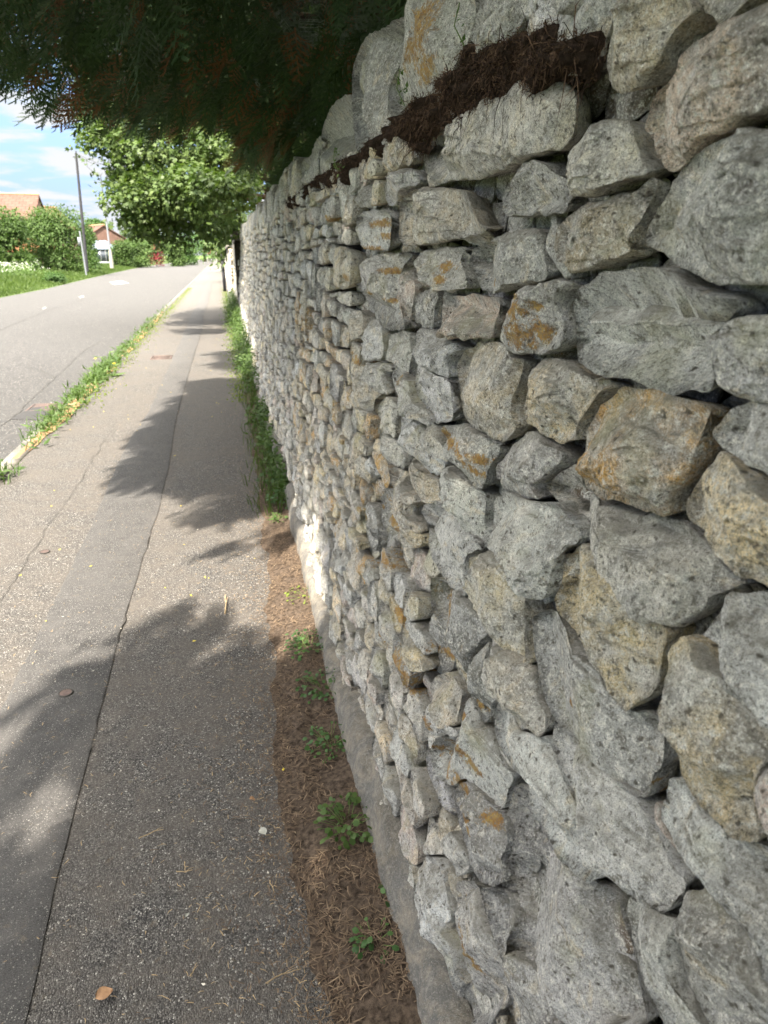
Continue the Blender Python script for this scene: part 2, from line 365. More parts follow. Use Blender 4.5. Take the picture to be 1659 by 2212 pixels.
# iron gully cover in the channel, iron cover in the path, tiny stop-tap lid
M_iron = plain('rusty_iron', (.12, .085, .075), .7, .4, 40, .4, .3, .003)
def cover(name, c, sx, sy, z, label, slots):
    r = empty(name, (c[0], c[1], z), label, 'drain cover')
    f = MB(); t = .02
    for a, b in (((-sx, -sy), (sx, -sy+t)), ((-sx, sy-t), (sx, sy)), ((-sx, -sy+t), (-sx+t, sy-t)), ((sx-t, -sy+t), (sx, sy-t))):
        f.box((c[0]+a[0], c[1]+a[1], z-.03), (c[0]+b[0], c[1]+b[1], z+.004))
    f.build('frame', M_iron, r)
    g = MB(); g.box((c[0]-sx+t, c[1]-sy+t, z-.03), (c[0]+sx-t, c[1]+sy-t, z-.006))
    for k in range(slots):
        y = -sy+t+.012+(2*sy-2*t-.02)*k/slots; g.box((c[0]-sx+t+.01, c[1]+y, z-.006), (c[0]+sx-t-.01, c[1]+y+.012, z+.002))
    g.build('grate' if slots > 6 else 'lid', M_iron, r)
    return r
c = gpt(111, 881, -.06); cover('gully_cover', (KX0-.27, c[1]), .18, .20, -.048, 'rusty iron gully grate in the road channel by the kerb', 9)
c = gpt(349, 773); cover('access_cover', (c[0], c[1]), .16, .22, .0075, 'small rusty rectangular iron cover set in the path', 5)
def lid(name, q, r, z, label):
    c = gpt(*q); rt = empty(name, (c[0], c[1], z), label, 'drain cover')
    mb = MB(); mb.tube([(c[0], c[1], z-.01), (c[0], c[1], z+.002)], [r, r], 20); mb.build('lid', M_iron, rt)
    m2 = MB(); a = np.linspace(0, 2*math.pi, 21); m2.tube([(c[0]+r*1.12*math.cos(t), c[1]+r*1.12*math.sin(t), z) for t in a], .0035, 6); m2.build('rim', M_crack, rt)
lid('stop_tap_lid', (143, 1503), .021, .0125, 'small round dark stop tap lid in the smooth grey strip')
lid('stop_tap_lid', (97, 1194), .022, .0065, 'small round dark lid left of the smooth grey strip')

# ------------------------------------------------------------------ the dry stone wall
TONE = {'g': (.36, .355, .335), 'l': (.53, .535, .525), 't': (.46, .40, .30), 'y': (.58, .48, .31), 'o': (.46, .28, .09), 'd': (.19, .19, .185), 'p': (.46, .37, .315), 'b': (.12, .08, .05), 'k': (.54, .51, .44)}
T = []   # traced stones: region, tone, lichen, points
def st(reg, tone, pts, lich=0, dep=0.): T.append((reg, tone, pts, lich, dep))
st('A', 'k', [(770,900),(930,930),(1100,830),(1290,715),(1500,650),(1600,560),(1780,560),(1900,650),(1911,907),(1805,1066),(1560,1150),(1420,1210),(1200,1275),(1000,1300),(830,1315),(770,1220),(745,1050)], 0, .012)
st('A', 'y', [(540,990),(590,970),(680,990),(740,1090),(740,1170),(640,1205),(555,1250),(530,1150),(510,1080)])
st('A', 'y', [(380,1170),(440,1120),(500,1110),(525,1200),(510,1260),(430,1300),(385,1260)])
st('A', 'g', [(265,1230),(320,1200),(375,1180),(390,1290),(340,1360),(290,1450),(255,1400)])
st('A', 'g', [(340,1390),(400,1330),(490,1300),(495,1400),(480,1500),(400,1500),(350,1470),(300,1420)])
st('A', 'l', [(500,1300),(600,1250),(740,1200),(800,1310),(700,1360),(600,1420),(560,1490),(510,1470),(495,1390)], .3)
st('A', 't', [(590,1480),(640,1400),(740,1355),(900,1345),(1110,1370),(1150,1480),(1200,1620),(1290,1660),(1061,1720),(818,1760),(640,1780),(590,1700),(600,1580)], 0, .01)
st('A', 'b', [(1130,1360),(1340,1300),(1310,1480),(1300,1640),(1190,1600)], 0, -.05)
st('A', 'l', [(300,1560),(380,1510),(570,1505),(585,1600),(575,1800),(480,1820),(380,1800),(310,1700)], .8)
st('A', 'g', [(240,1480),(290,1460),(300,1600),(250,1620)])
st('A', 'g', [(80,1480),(190,1455),(240,1490),(240,1600),(170,1680),(100,1690),(60,1640)], .7)
st('A', 'l', [(0,1520),(70,1520),(60,1600),(100,1700),(50,1750),(0,1750),(-40,1600)])
st('A', 'y', [(5,1390),(50,1360),(90,1380),(110,1440),(60,1510),(20,1490)])
st('A', 'y', [(130,1360),(190,1320),(240,1360),(245,1440),(180,1460),(140,1440)])
st('B', 't', [(490,150),(560,-40),(700,-120),(1000,-60),(1120,20),(1100,80),(960,230),(890,330),(850,440),(770,500),(640,580),(520,620),(470,560),(435,460),(460,300)], 0, .012)
st('B', 'p', [(860,500),(900,380),(1000,260),(1140,170),(1300,80),(1500,0),(1700,-60),(1900,60),(1900,600),(1659,680),(1500,780),(1250,850),(1100,930),(1000,1040),(930,1110),(880,1165),(820,1160),(780,1080),(720,1000),(680,850),(700,720),(760,600)], 0, .01)
st('B', 'k', [(260,960),(310,890),(400,830),(520,800),(640,800),(680,850),(720,990),(780,1090),(800,1160),(700,1200),(560,1250),(430,1320),(300,1330),(250,1280),(180,1200),(170,1100),(200,1020)], 0, .01)
st('B', 'g', [(-242,1340),(-186,1219),(-83,1110),(60,1080),(165,1100),(180,1210),(260,1290),(285,1360),(240,1435),(100,1440),(-100,1465),(-224,1462)])
st('B', 't', [(110,1540),(180,1460),(350,1360),(650,1290),(880,1200),(860,1300),(780,1430),(720,1530),(670,1630),(700,1700),(550,1760),(300,1840),(180,1840),(125,1760),(100,1650)])
st('B', 'l', [(940,1130),(1000,1050),(1100,960),(1300,880),(1450,860),(1659,860),(1900,900),(1900,1900),(1659,1908),(1500,1945),(1250,1955),(1100,1910),(1000,1830),(900,1760),(780,1710),(660,1640),(700,1540),(760,1420),(850,1290)], 0, .012)
st('C', 'g', [(610,270),(700,250),(960,240),(910,310),(920,400),(980,570),(900,580),(760,600),(720,560),(690,530),(640,500),(560,510),(530,440),(570,320)], .7, .004)
st('C', 'g', [(910,310),(950,260),(1050,220),(1120,150),(1220,130),(1300,80),(1500,110),(1530,200),(1560,330),(1590,470),(1480,510),(1300,560),(1180,590),(1050,600),(1010,560),(960,480),(930,400)], .15, .008)
st('C', 'g', [(90,390),(200,330),(380,290),(520,290),(560,310),(450,420),(440,520),(450,600),(440,700),(480,820),(500,890),(400,895),(300,870),(250,800),(220,720),(160,650),(100,560),(60,480)], .45, .006)
st('C', 'p', [(470,350),(560,305),(540,400),(530,480),(640,540),(560,620),(500,660),(500,760),(540,860),(520,900),(480,810),(440,700),(445,500)], 0, -.02)
st('C', 'd', [(540,600),(700,560),(750,620),(720,700),(710,790),(700,900),(620,880),(560,850),(490,790),(520,740),(560,700),(520,650)], 0, -.01)
st('C', 'p', [(730,640),(800,610),(950,610),(1100,640),(1220,650),(1210,760),(1170,860),(1150,950),(1030,960),(880,950),(730,940),(705,900),(710,770)])
st('C', 'g', [(1230,690),(1330,620),(1420,560),(1600,510),(1788,495),(1690,600),(1668,690),(1710,850),(1700,980),(1600,1060),(1500,1100),(1380,1090),(1200,1060),(1170,960),(1150,900),(1200,800)], .6, .008)
st('C', 'l', [(190,810),(250,800),(310,880),(320,960),(330,1080),(290,1140),(230,1130),(170,1060),(165,950)])
st('C', 'g', [(330,920),(440,900),(510,910),(530,1000),(550,1100),(520,1190),(520,1270),(450,1240),(400,1150),(340,1100),(325,1000)])
st('C', 'l', [(525,900),(560,860),(650,900),(760,940),(860,980),(900,1030),(850,1080),(820,1130),(830,1270),(740,1240),(680,1180),(600,1120),(540,1060),(520,980)])
st('C', 't', [(850,1080),(930,1010),(1100,965),(1200,1000),(1280,1090),(1400,1100),(1370,1270),(1310,1420),(1300,1540),(1345,1660),(1240,1760),(1110,1745),(1030,1680),(920,1640),(870,1560),(850,1350),(820,1130)])
st('C', 'y', [(1420,1110),(1550,1095),(1696,1143),(1879,1250),(2108,1303),(1936,1417),(1822,1543),(1770,1691),(1765,1760),(1513,1750),(1440,1690),(1350,1630),(1310,1500),(1370,1300)])
st('C', 'g', [(170,1150),(240,1140),(360,1140),(400,1180),(350,1200),(370,1330),(375,1385),(320,1380),(250,1330),(200,1280),(150,1200)])
st('C', 'l', [(350,1210),(400,1170),(450,1250),(520,1290),(540,1400),(700,1560),(720,1620),(600,1570),(480,1540),(400,1410),(370,1350)], .35)
st('C', 'l', [(525,1180),(570,1110),(640,1180),(700,1210),(830,1280),(850,1400),(860,1570),(800,1610),(690,1620),(620,1540),(540,1400),(520,1300)])
st('C', 'k', [(250,1450),(340,1395),(400,1420),(450,1510),(415,1600),(412,1720),(370,1710),(300,1630),(245,1540)])
st('C', 't', [(65,740),(170,730),(170,960),(80,960)])
st('C', 't', [(40,1100),(150,1150),(320,1380),(250,1440),(240,1590),(150,1540),(50,1480),(40,1360),(80,1200)])
st('C', 'y', [(60,980),(160,990),(170,1130),(90,1080)], .3)
st('E', 'l', [(415,170),(450,90),(570,180),(640,300),(780,470),(800,500),(740,600),(660,580),(600,520),(520,450),(490,400),(430,330),(410,260)])
st('E', 'k', [(590,140),(680,200),(720,240),(760,300),(800,420),(810,510),(740,450),(660,360),(620,280)])
st('E', 'g', [(690,210),(860,190),(920,230),(1030,260),(1080,310),(1210,340),(1200,430),(1100,540),(1090,620),(1050,710),(980,670),(900,590),(830,510),(790,420),(760,320)], .75)
st('E', 'g', [(1100,540),(1180,460),(1230,340),(1370,230),(1480,290),(1660,380),(1700,480),(1560,590),(1450,680),(1520,770),(1380,790),(1280,770),(1200,700),(1170,640),(1110,610)], 0, .004)
st('E', 'l', [(1095,760),(1180,700),(1280,780),(1390,800),(1571,786),(1680,870),(1790,950),(1822,1083),(1660,1180),(1600,1290),(1550,1500),(1500,1570),(1420,1550),(1330,1450),(1300,1340),(1240,1240),(1160,1070),(1080,980),(1090,860)], 0, .01)
st('E', 'l', [(740,560),(800,510),(870,590),(950,670),(1090,730),(1090,800),(1070,980),(1150,1060),(1140,1130),(1080,1160),(990,1100),(940,1030),(900,920),(840,890),(760,760),(740,680)])
st('E', 't', [(490,480),(520,450),(600,530),(700,610),(740,640),(750,760),(770,810),(720,820),(640,770),(560,720),(520,700),(490,620)])
st('E', 'k', [(250,280),(300,235),(380,310),(430,340),(490,420),(480,540),(400,520),(310,470),(270,380)])
st('E', 't', [(320,560),(330,520),(480,560),(490,640),(530,700),(640,770),(540,830),(550,900),(600,960),(610,1050),(530,1000),(440,880),(400,840),(360,700)])
st('E', 'l', [(550,870),(590,810),(640,780),(740,820),(850,910),(870,960),(950,1040),(1080,1160),(1000,1180),(920,1220),(910,1330),(940,1540),(860,1500),(780,1460),(720,1380),(640,1240),(610,1120),(620,1040),(600,950)], 0, .006)
st('E', 'd', [(270,760),(320,680),(370,720),(410,850),(470,900),(490,960),(450,1060),(440,1100),(380,1090),(320,1040),(270,940)], .6)
st('E', 'y', [(470,980),(510,960),(560,1010),(610,1050),(610,1140),(550,1160),(450,1110)])
st('E', 'd', [(160,820),(200,780),(250,900),(270,1000),(275,1120),(240,1200),(190,1120),(160,980)], .4)
st('G', 't', [(800,-180),(875,-205),(955,-220),(1050,-185),(1080,-120),(1150,-10),(1210,100),(1215,300),(1200,440),(1230,570),(1170,560),(1080,480),(960,360),(920,250),(880,200),(830,110),(800,0),(795,-80)], 0, .006)
st('F', 'y', [(165,900),(200,830),(360,750),(430,870),(560,970),(690,1120),(740,1260),(930,1360),(890,1470),(870,1600),(860,1750),(700,1900),(620,1920),(560,1850),(480,1700),(430,1600),(330,1530),(270,1470),(220,1350),(130,1240),(110,1130),(150,1000)], .15, .012)
st('D', 'l', [(240,540),(330,440),(450,380),(600,330),(780,340),(900,400),(1000,470),(1130,510),(1400,530),(1420,620),(1300,740),(1220,800),(1230,950),(1260,1170),(1100,1215),(950,1220),(800,1180),(700,1140),(560,1110),(400,1090),(310,1050),(250,1000),(250,850),(215,640)], 0, .01)
st('D', 'l', [(1230,790),(1300,740),(1450,690),(1659,670),(1850,690),(1850,1320),(1659,1290),(1580,1300),(1450,1270),(1320,1240),(1270,1150),(1230,1000),(1225,880)])
st('D', 'o', [(310,1450),(350,1370),(430,1280),(600,1155),(800,1190),(1000,1240),(1240,1290),(1180,1420),(1150,1550),(1080,1730),(1000,1850),(950,1960),(940,2055),(800,2030),(640,2000),(400,1930),(320,1880),(290,1820),(300,1550)], 0, .014)
st('D', 'l', [(1140,1480),(1190,1400),(1270,1270),(1450,1290),(1659,1310),(1850,1330),(1850,2000),(1659,1900),(1500,1790),(1300,1640),(1190,1560)])
st('F', 'y', [(1160,190),(1200,110),(1300,190),(1480,330),(1659,470),(1850,560),(1850,1300),(1659,1190),(1550,1100),(1440,1010),(1350,930),(1250,820),(1150,730),(1050,660),(980,620),(950,500),(1000,410),(1080,300)])
st('F', 'k', [(40,390),(120,320),(200,260),(290,210),(300,390),(400,490),(540,520),(700,590),(950,600),(1060,680),(1180,780),(1280,880),(1400,980),(1500,1080),(1300,1100),(1200,1130),(1160,1230),(1000,1350),(830,1320),(760,1260),(700,1130),(640,1060),(540,940),(400,830),(350,720),(300,610),(160,520),(100,460)], 0, -.002)
st('F', 'l', [(1050,1380),(1100,1330),(1180,1230),(1210,1130),(1500,1090),(1659,1200),(1850,1330),(1850,2100),(1659,2040),(1500,1930),(1330,1800),(1200,1660),(1130,1560),(1060,1470)])
st('H', 'y', [(920,0),(1000,-90),(1080,0),(1140,110),(1220,210),(1330,340),(1450,440),(1600,560),(1700,640),(1680,740),(1500,880),(1480,1100),(1540,1360),(1450,1365),(1330,1320),(1200,1230),(1060,1120),(970,1000),(915,850),(890,700),(870,500),(865,300),(880,100)], 0, .006)
st('H', 'p', [(1490,880),(1659,770),(1850,700),(1850,1600),(1659,1500),(1600,1420),(1550,1350),(1500,1200),(1485,1000)])
st('H', 'g', [(-34,-190),(50,-230),(130,-205),(210,-100),(270,10),(350,80),(440,160),(500,290),(570,420),(700,470),(860,480),(885,600),(895,830),(820,900),(800,1060),(760,1090),(620,1030),(500,930),(330,740),(230,660),(106,505),(36,365),(-24,35),(-40,-80)], .12)
st('H', 'l', [(100,540),(170,580),(330,750),(500,930),(650,1050),(740,1190),(850,1330),(920,1470),(1010,1560),(1040,1640),(950,1750),(880,1850),(740,1780),(640,1720),(580,1680),(510,1580),(430,1470),(370,1320),(330,1190),(260,1050),(180,900),(130,780),(90,690)])
st('J', 'l', [(580,800),(700,850),(800,960),(890,990),(900,1150),(950,1350),(990,1450),(1100,1640),(1150,1800),(900,1800),(800,1640),(700,1450),(650,1270),(600,1060),(570,930)])
st('J', 'l', [(790,230),(830,0),(850,-40),(930,20),(990,140),(1060,230),(1200,330),(1330,440),(1480,490),(1560,470),(1700,600),(1850,700),(1850,1500),(1659,1480),(1500,1370),(1440,1200),(1350,1050),(1200,880),(1110,750),(1030,680),(920,580),(860,430),(800,300)])
st('J', 'g', [(930,860),(970,790),(1110,760),(1200,880),(1340,1050),(1440,1200),(1500,1380),(1659,1490),(1850,1600),(1850,1900),(1150,1800),(1070,1640),(990,1450),(940,1280),(900,1050)])
st('G', 'l', [(970,850),(1020,740),(1070,800),(1110,1000),(1200,1045),(1335,1040),(1340,1120),(1390,1230),(1490,1480),(1600,1700),(1690,1920),(1760,2000),(1640,2030),(1540,1990),(1430,1900),(1300,1700),(1200,1550),(1190,1400),(1130,1310),(1040,1200),(990,1100),(960,1000)])
st('G', 'k', [(945,380),(960,370),(1050,450),(1150,560),(1230,580),(1250,680),(1280,800),(1340,900),(1340,1030),(1240,1030),(1150,1000),(1100,930),(1080,830),(1040,740),(970,650),(945,560)], 0, .004)
st('G', 'd', [(545,40),(560,-60),(650,0),(800,100),(830,110),(880,210),(940,280),(955,340),(900,420),(850,500),(830,640),(800,620),(740,480),(690,400),(620,290),(560,200)], .7)
st('G', 'd', [(880,480),(945,380),(945,560),(970,660),(1040,740),(980,800),(970,960),(900,960),(880,860),(800,740),(830,620)])
st('G', 't', [(540,690),(600,620),(660,590),(720,660),(780,740),(760,840),(740,980),(660,960),(650,870),(580,800)])
st('G', 'l', [(530,840),(580,810),(650,900),(670,980),(740,990),(740,1060),(620,1030),(500,960)], .2)
st('G', 'l', [(545,1120),(600,1030),(740,1060),(760,900),(790,760),(870,870),(890,960),(960,1000),(1000,1110),(1050,1220),(1130,1320),(1080,1400),(1060,1560),(960,1530),(880,1450),(800,1330),(700,1370),(610,1340),(560,1230)], .9, .006)
st('I', 'd', [(480,60),(620,40),(700,170),(830,240),(850,350),(870,480),(820,560),(840,690),(830,750),(740,750),(660,720),(610,620),(560,440),(510,250)], .8)
st('I', 'g', [(835,250),(880,80),(940,20),(990,200),(1080,380),(1210,590),(1340,690),(1440,730),(1590,800),(1610,950),(1700,1200),(1750,1500),(1800,1750),(1250,1750),(1140,1480),(1050,1350),(960,1230),(870,1180),(900,1050),(890,930),(840,780),(820,580),(870,480),(850,350)], 0, .004)
st('I', 'd', [(660,740),(830,760),(890,930),(900,1050),(870,1180),(960,1240),(1060,1370),(1130,1500),(1210,1659),(1230,1750),(920,1750),(880,1600),(860,1480),(840,1350),(780,1180),(710,980),(680,830)])
st('I', 'g', [(500,720),(620,690),(660,760),(700,930),(770,1130),(830,1300),(860,1480),(870,1530),(760,1640),(700,1750),(560,1750),(510,1600),(500,1300),(430,1050),(500,1000),(520,850)], .6)
st('I', 'l', [(430,520),(430,430),(500,350),(560,440),(620,640),(510,700),(500,600)])
st('I', 'l', [(300,510),(400,560),(440,760),(490,960),(440,1010),(500,1280),(520,1500),(430,1210),(370,960),(310,740)], .3)
# ochre lichen spots (region, x, y, radius px of that view)
LS = [('A',800,300,190),('A',840,120,130),('A',830,500,120),('A',450,1610,50),('A',460,1700,45),('C',600,440,60),('C',770,400,70),('C',770,500,50),('C',350,430,45),('C',140,445,35),('C',335,660,35),('C',350,780,45),('C',250,600,30),
      ('C',1410,760,130),('C',1360,940,150),('C',1480,900,110),('C',1500,700,70),('C',1400,620,60),('C',1110,520,45),('C',200,270,50),('C',45,480,50),('E',840,340,70),('E',910,370,50),('E',940,440,60),('E',1020,470,70),('E',980,540,70),('E',740,260,70),('C',430,1260,50),
      ('E',310,930,100),('E',300,780,50),('E',170,900,60),('E',350,1240,70),('E',230,1270,60),('G',620,140,130),('G',640,390,60),('G',420,560,120),('G',410,230,90),('G',290,350,60),('G',560,500,60),('G',430,680,60),('G',660,1200,120),('G',760,1370,100),('G',820,1150,100),('G',860,1230,70),('G',570,1150,60),('G',850,1570,80),('G',930,1600,60),('G',780,1560,50),('G',860,840,40),('G',760,920,50),('G',605,940,45),
      ('G',1440,740,30),('G',1450,820,45),('I',570,250,70),('I',640,340,70),('I',720,290,60),('I',610,1170,80),('I',600,1020,50),('I',620,1260,70),('I',510,860,40),('A',70,1580,50),('A',165,1580,40),('C',110,1110,60),('C',60,1030,50),('H',200,400,45),('H',640,1010,50),('H',700,960,40)]
LP = []
for r_, x, y, k in LS:
    s, z = wpt(*dpx(r_, x, y)); s2, z2 = wpt(*dpx(r_, x+k, y)); s3, z3 = wpt(*dpx(r_, x, y+k))
    LP.append((s, z, max(.006, abs(s2-s)), max(.006, math.hypot(s3-s, z3-z))))
LP = np.array(LP)
def lichen_at(s, z, amt):
    # lichen blobs; 'amt' (0..1) lets general growth through too
    r = np.full(len(s), 0.)
    near = (s < 3.2)
    if near.any():
        d = np.exp(-.5*(((s[near, None]-LP[:, 0])/(LP[:, 2]*.75))**2+((z[near, None]-LP[:, 1])/(LP[:, 3]*.75))**2)).max(1); r[near] = d
    return np.maximum(r, amt*.25)

def resample(P, M, smooth=2):
    P = np.asarray(P, float)
    for _ in range(smooth):
        Q = np.roll(P, -1, 0); P = np.stack([.8*P+.2*Q, .2*P+.8*Q], 1).reshape(-1, 2)
    D = np.linalg.norm(np.roll(P, -1, 0)-P, axis=1); d = np.r_[0, np.cumsum(D)]; Pc = np.r_[P, P[:1]]
    t = np.linspace(0, d[-1], M, endpoint=False)
    return np.c_[np.interp(t, d, Pc[:, 0]), np.interp(t, d, Pc[:, 1])]
def centroid(P):
    x, y = P[:, 0], P[:, 1]; x1, y1 = np.roll(x, -1), np.roll(y, -1); a = x*y1-x1*y; A = a.sum()/2
    return np.array([((x+x1)*a).sum()/(6*A), ((y+y1)*a).sum()/(6*A)]), abs(A)
def stone(P, M, K, dep, edge, crown, back, seed, rugged=1., facets=12, sq=.40, tilt=None):
    """a broken block: outline P in (s,z), w = outwards from the wall face. Returns V(s,z,w), F4, F3"""
    rs = np.random.RandomState(seed); P = resample(P, M, 1 if M > 60 else 1); c, A = centroid(P); size = math.sqrt(A); P = c+(P-c)*(1-min(.035, .0022/size))
    if ((P[:, 0]-c[0])*(np.roll(P[:, 1], -1)-c[1])-(np.roll(P[:, 0], -1)-c[0])*(P[:, 1]-c[1])).sum() < 0: P = P[::-1]
    t = np.linspace(0, math.pi/2, K+1)[:-1]; rr = np.cos(t)**sq; ww = np.sin(t)**sq
    rows = [(.80, -back), (.93, -back*.55-edge*.45)]+[(1., -edge)]+[(a, -edge+(edge+crown)*b) for a, b in zip(rr[1:], ww[1:])]
    V = np.concatenate([np.c_[c+(P-c)*a, np.full(len(P), b)] for a, b in rows]+[np.array([[c[0], c[1], crown]])])
    loc = V-np.array([c[0], c[1], 0])
    tl = rs.uniform(-1, 1, 2)*.10 if tilt is None else tilt
    m = loc[:, 2] > -edge*.9
    loc[m, 2] += (loc[m, 0]*tl[0]+loc[m, 1]*tl[1])
    # chipped facets
    for _ in range(facets):
        a = rs.uniform(0, 2*math.pi); el = rs.uniform(.6, 1.25); n = np.array([math.cos(a)*math.cos(el), math.sin(a)*math.cos(el), math.sin(el)])
        dd = loc@n; h = dd[m].max(); d = h-rs.uniform(.04, .27)*size*rs.uniform(.3, 1); ex = np.maximum(0, dd-d)*m; loc -= ex[:, None]*n*.92
    q = np.c_[loc[:, 0]+c[0], loc[:, 1]+c[1], loc[:, 2]]
    sd = int(seed) % 997
    f = min(1., size/.10); fr = np.clip((loc[:, 2]+edge*1.2)/(edge+.01), 0, 1)
    disp = rugged*f*(  .0038*noise3(q*20, sd)+.0032*noise3(q*48, sd+1)-.0040*np.abs(noise3(q*80, sd+2))+.0022*np.abs(noise3(q*150, sd+7))+.0012*noise3(q*260, sd+3))
    lay = rugged*f*.0018*np.sign(noise3(np.c_[q[:, 0]*4, q[:, 1]*95, q[:, 2]*6], sd+5))*(noise3(q*12, sd+6) > .0)
    dirv = np.c_[loc[:, 0]/size*1.1, loc[:, 1]/size*1.1, np.full(len(loc), .8)]; dirv /= np.linalg.norm(dirv, axis=1)[:, None]
    front = np.clip((loc[:, 2]+edge*1.2)/(edge+.01), .35, 1)
    loc = loc+dirv*((disp+lay)*front)[:, None]
    jj = rugged*f*.004
    loc[:, 0] += jj*noise3(q*33, sd+8); loc[:, 1] += jj*noise3(q*33, sd+9)
    V = loc+np.array([c[0], c[1], dep])
    nr = len(rows); i, j = np.meshgrid(np.arange(nr-1), np.arange(M), indexing='ij'); i = i.ravel(); j = j.ravel(); j1 = (j+1) % M
    F4 = np.c_[i*M+j, i*M+j1, (i+1)*M+j1, (i+1)*M+j]; last = nr*M; j = np.arange(M)
    F3 = np.c_[(nr-1)*M+j, (nr-1)*M+(j+1) % M, np.full(M, last)]
    return V, F4, F3, c, size
XO = lambda s: np.zeros_like(s)
def to_world(V, xo=0.):
    s, z, w_ = V[:, 0], V[:, 1], V[:, 2]
    bulge = .012*noise3(np.c_[s*.8, z*1.3, np.zeros(len(s))], 91)*np.clip((s-2.5)/2, 0, 1)*2
    return np.c_[X0+xo+BAT*z-w_-bulge, s, z]
# convert traced outlines: near-side edges lie deeper than the crown, so survey them on a recessed plane
POLY = []
_rs = np.random.RandomState(12)
for reg, tone, pts, lich, dep in T:
    dep = dep+_rs.uniform(-.008, .006)
    px = [dpx(reg, x, y) for x, y in pts]; front = np.array([wpt(*q, -dep) for q in px])
    c, A = centroid(front); wd = front[:, 0].max()-front[:, 0].min(); s0 = c[0]
    rec = min(.016, .22*wd*(X0+.1)/max(.3, s0))
    half = wd/2; out = []; rec2 = rec*np.clip((c[1]-.25)/1.0, .1, 1)
    for q, f in zip(px, front):
        k = np.clip((s0-f[0])/half*1.3, 0, 1)
        out.append(wpt(*q, -dep+rec2*k+.003))
    POLY.append((np.array(out), tone, lich, dep, rec))
# generated stones fill everything the survey leaves open
def nearest_on_poly(P, q):
    a = P; b = np.roll(P, -1, 0); ab = b-a; t = np.clip(((q-a)*ab).sum(1)/((ab**2).sum(1)+1e-12), 0, 1); p = a+ab*t[:, None]; d = np.linalg.norm(p-q, axis=1); i = d.argmin(); return p[i], d[i]
def inside(P, q):
    x, y = q; a = P; b = np.roll(P, -1, 0); c = (a[:, 1] > y) != (b[:, 1] > y)
    with np.errstate(divide='ignore', invalid='ignore'): xi = a[:, 0]+(y-a[:, 1])/(b[:, 1]-a[:, 1])*(b[:, 0]-a[:, 0])
    return (np.count_nonzero(c & (x < xi)) % 2) == 1
def clip(poly, p, n):
    out = []; d = (poly-p)@n
    for i in range(len(poly)):
        a, b = poly[i], poly[(i+1) % len(poly)]; da, db = d[i], d[(i+1) % len(poly)]
        if da >= 0: out.append(a)
        if (da >= 0) != (db >= 0): out.append(a+(b-a)*da/(da-db))
    return np.array(out)
def rubble(s0, s1, z0, z1, polys, rs, hs=(.055, .125), wsz=(.10, .25)):
    seeds = []; z = z0
    while z < z1:
        h = rs.uniform(*hs); s = s0-rs.uniform(0, .1)
        while s < s1:
            wd = rs.uniform(*wsz)*(h/.08)**.5
            if rs.random() < .16 and h > .075:
                seeds.append((s+wd/2, z+h*.27)); seeds.append((s+wd/2+rs.uniform(-.02, .02), z+h*.75))
            else: seeds.append((s+wd/2, z+h/2+rs.uniform(-.012, .012)+.02*math.sin(s*1.3+z*3)))
            s += wd
        z += h
    cents = [P.mean(0) for P in polys]; rad = [np.abs(P-c_).max() for P, c_ in zip(polys, cents)]
    ok = []
    for q in seeds:
        q = np.array(q); bad = False
        for P, c_, r_ in zip(polys, cents, rad):
            if abs(q[0]-c_[0]) < r_+.02 and abs(q[1]-c_[1]) < r_+.02 and (inside(P, q) or nearest_on_poly(P, q)[1] < .007): bad = True; break
        if not bad: ok.append(q)
    seeds = np.array(ok); A = np.array([1, 1.75]); SS = seeds*A; order = np.argsort(SS[:, 0]); SS = SS[order]; cells = []
    for i in range(len(SS)):
        q = SS[i]; lo = np.searchsorted(SS[:, 0], q[0]-.32); hi = np.searchsorted(SS[:, 0], q[0]+.32)
        nb = SS[lo:hi]; d = np.linalg.norm(nb-q, axis=1); nb = nb[(d > 1e-6) & (d < .34)]; nb = nb[np.argsort(np.linalg.norm(nb-q, axis=1))][:16]
        poly = np.array([(q[0]-.17, (z0-.0)*1.75 if q[1]-.2 < z0*1.75 else q[1]-.2), (q[0]+.17, (z0-.0)*1.75 if q[1]-.2 < z0*1.75 else q[1]-.2), (q[0]+.17, min(z1*1.75, q[1]+.2)), (q[0]-.17, min(z1*1.75, q[1]+.2))])
        for b in nb:
            n = q-b; poly = clip(poly, (q+b)/2, n/np.linalg.norm(n))
            if len(poly) < 3: break
        if len(poly) < 3: continue
        q2 = q/A; poly = poly/A; near = 9.
        for P, c_, r_ in zip(polys, cents, rad):
            if abs(q2[0]-c_[0]) < r_+.25 and abs(q2[1]-c_[1]) < r_+.2:
                p, d = nearest_on_poly(P, q2); near = min(near, d)
                if d < .25 and len(poly) >= 3: poly = clip(poly, p, (q2-p)/max(d, 1e-6))
        if len(poly) < 3: continue
        c_, a_ = centroid(poly)
        if a_ < .0006: continue
        sz = math.sqrt(a_); poly = c_+(poly-c_)*(1-min(.10, .0025/sz))
        cells.append((poly, near, a_))
    return cells
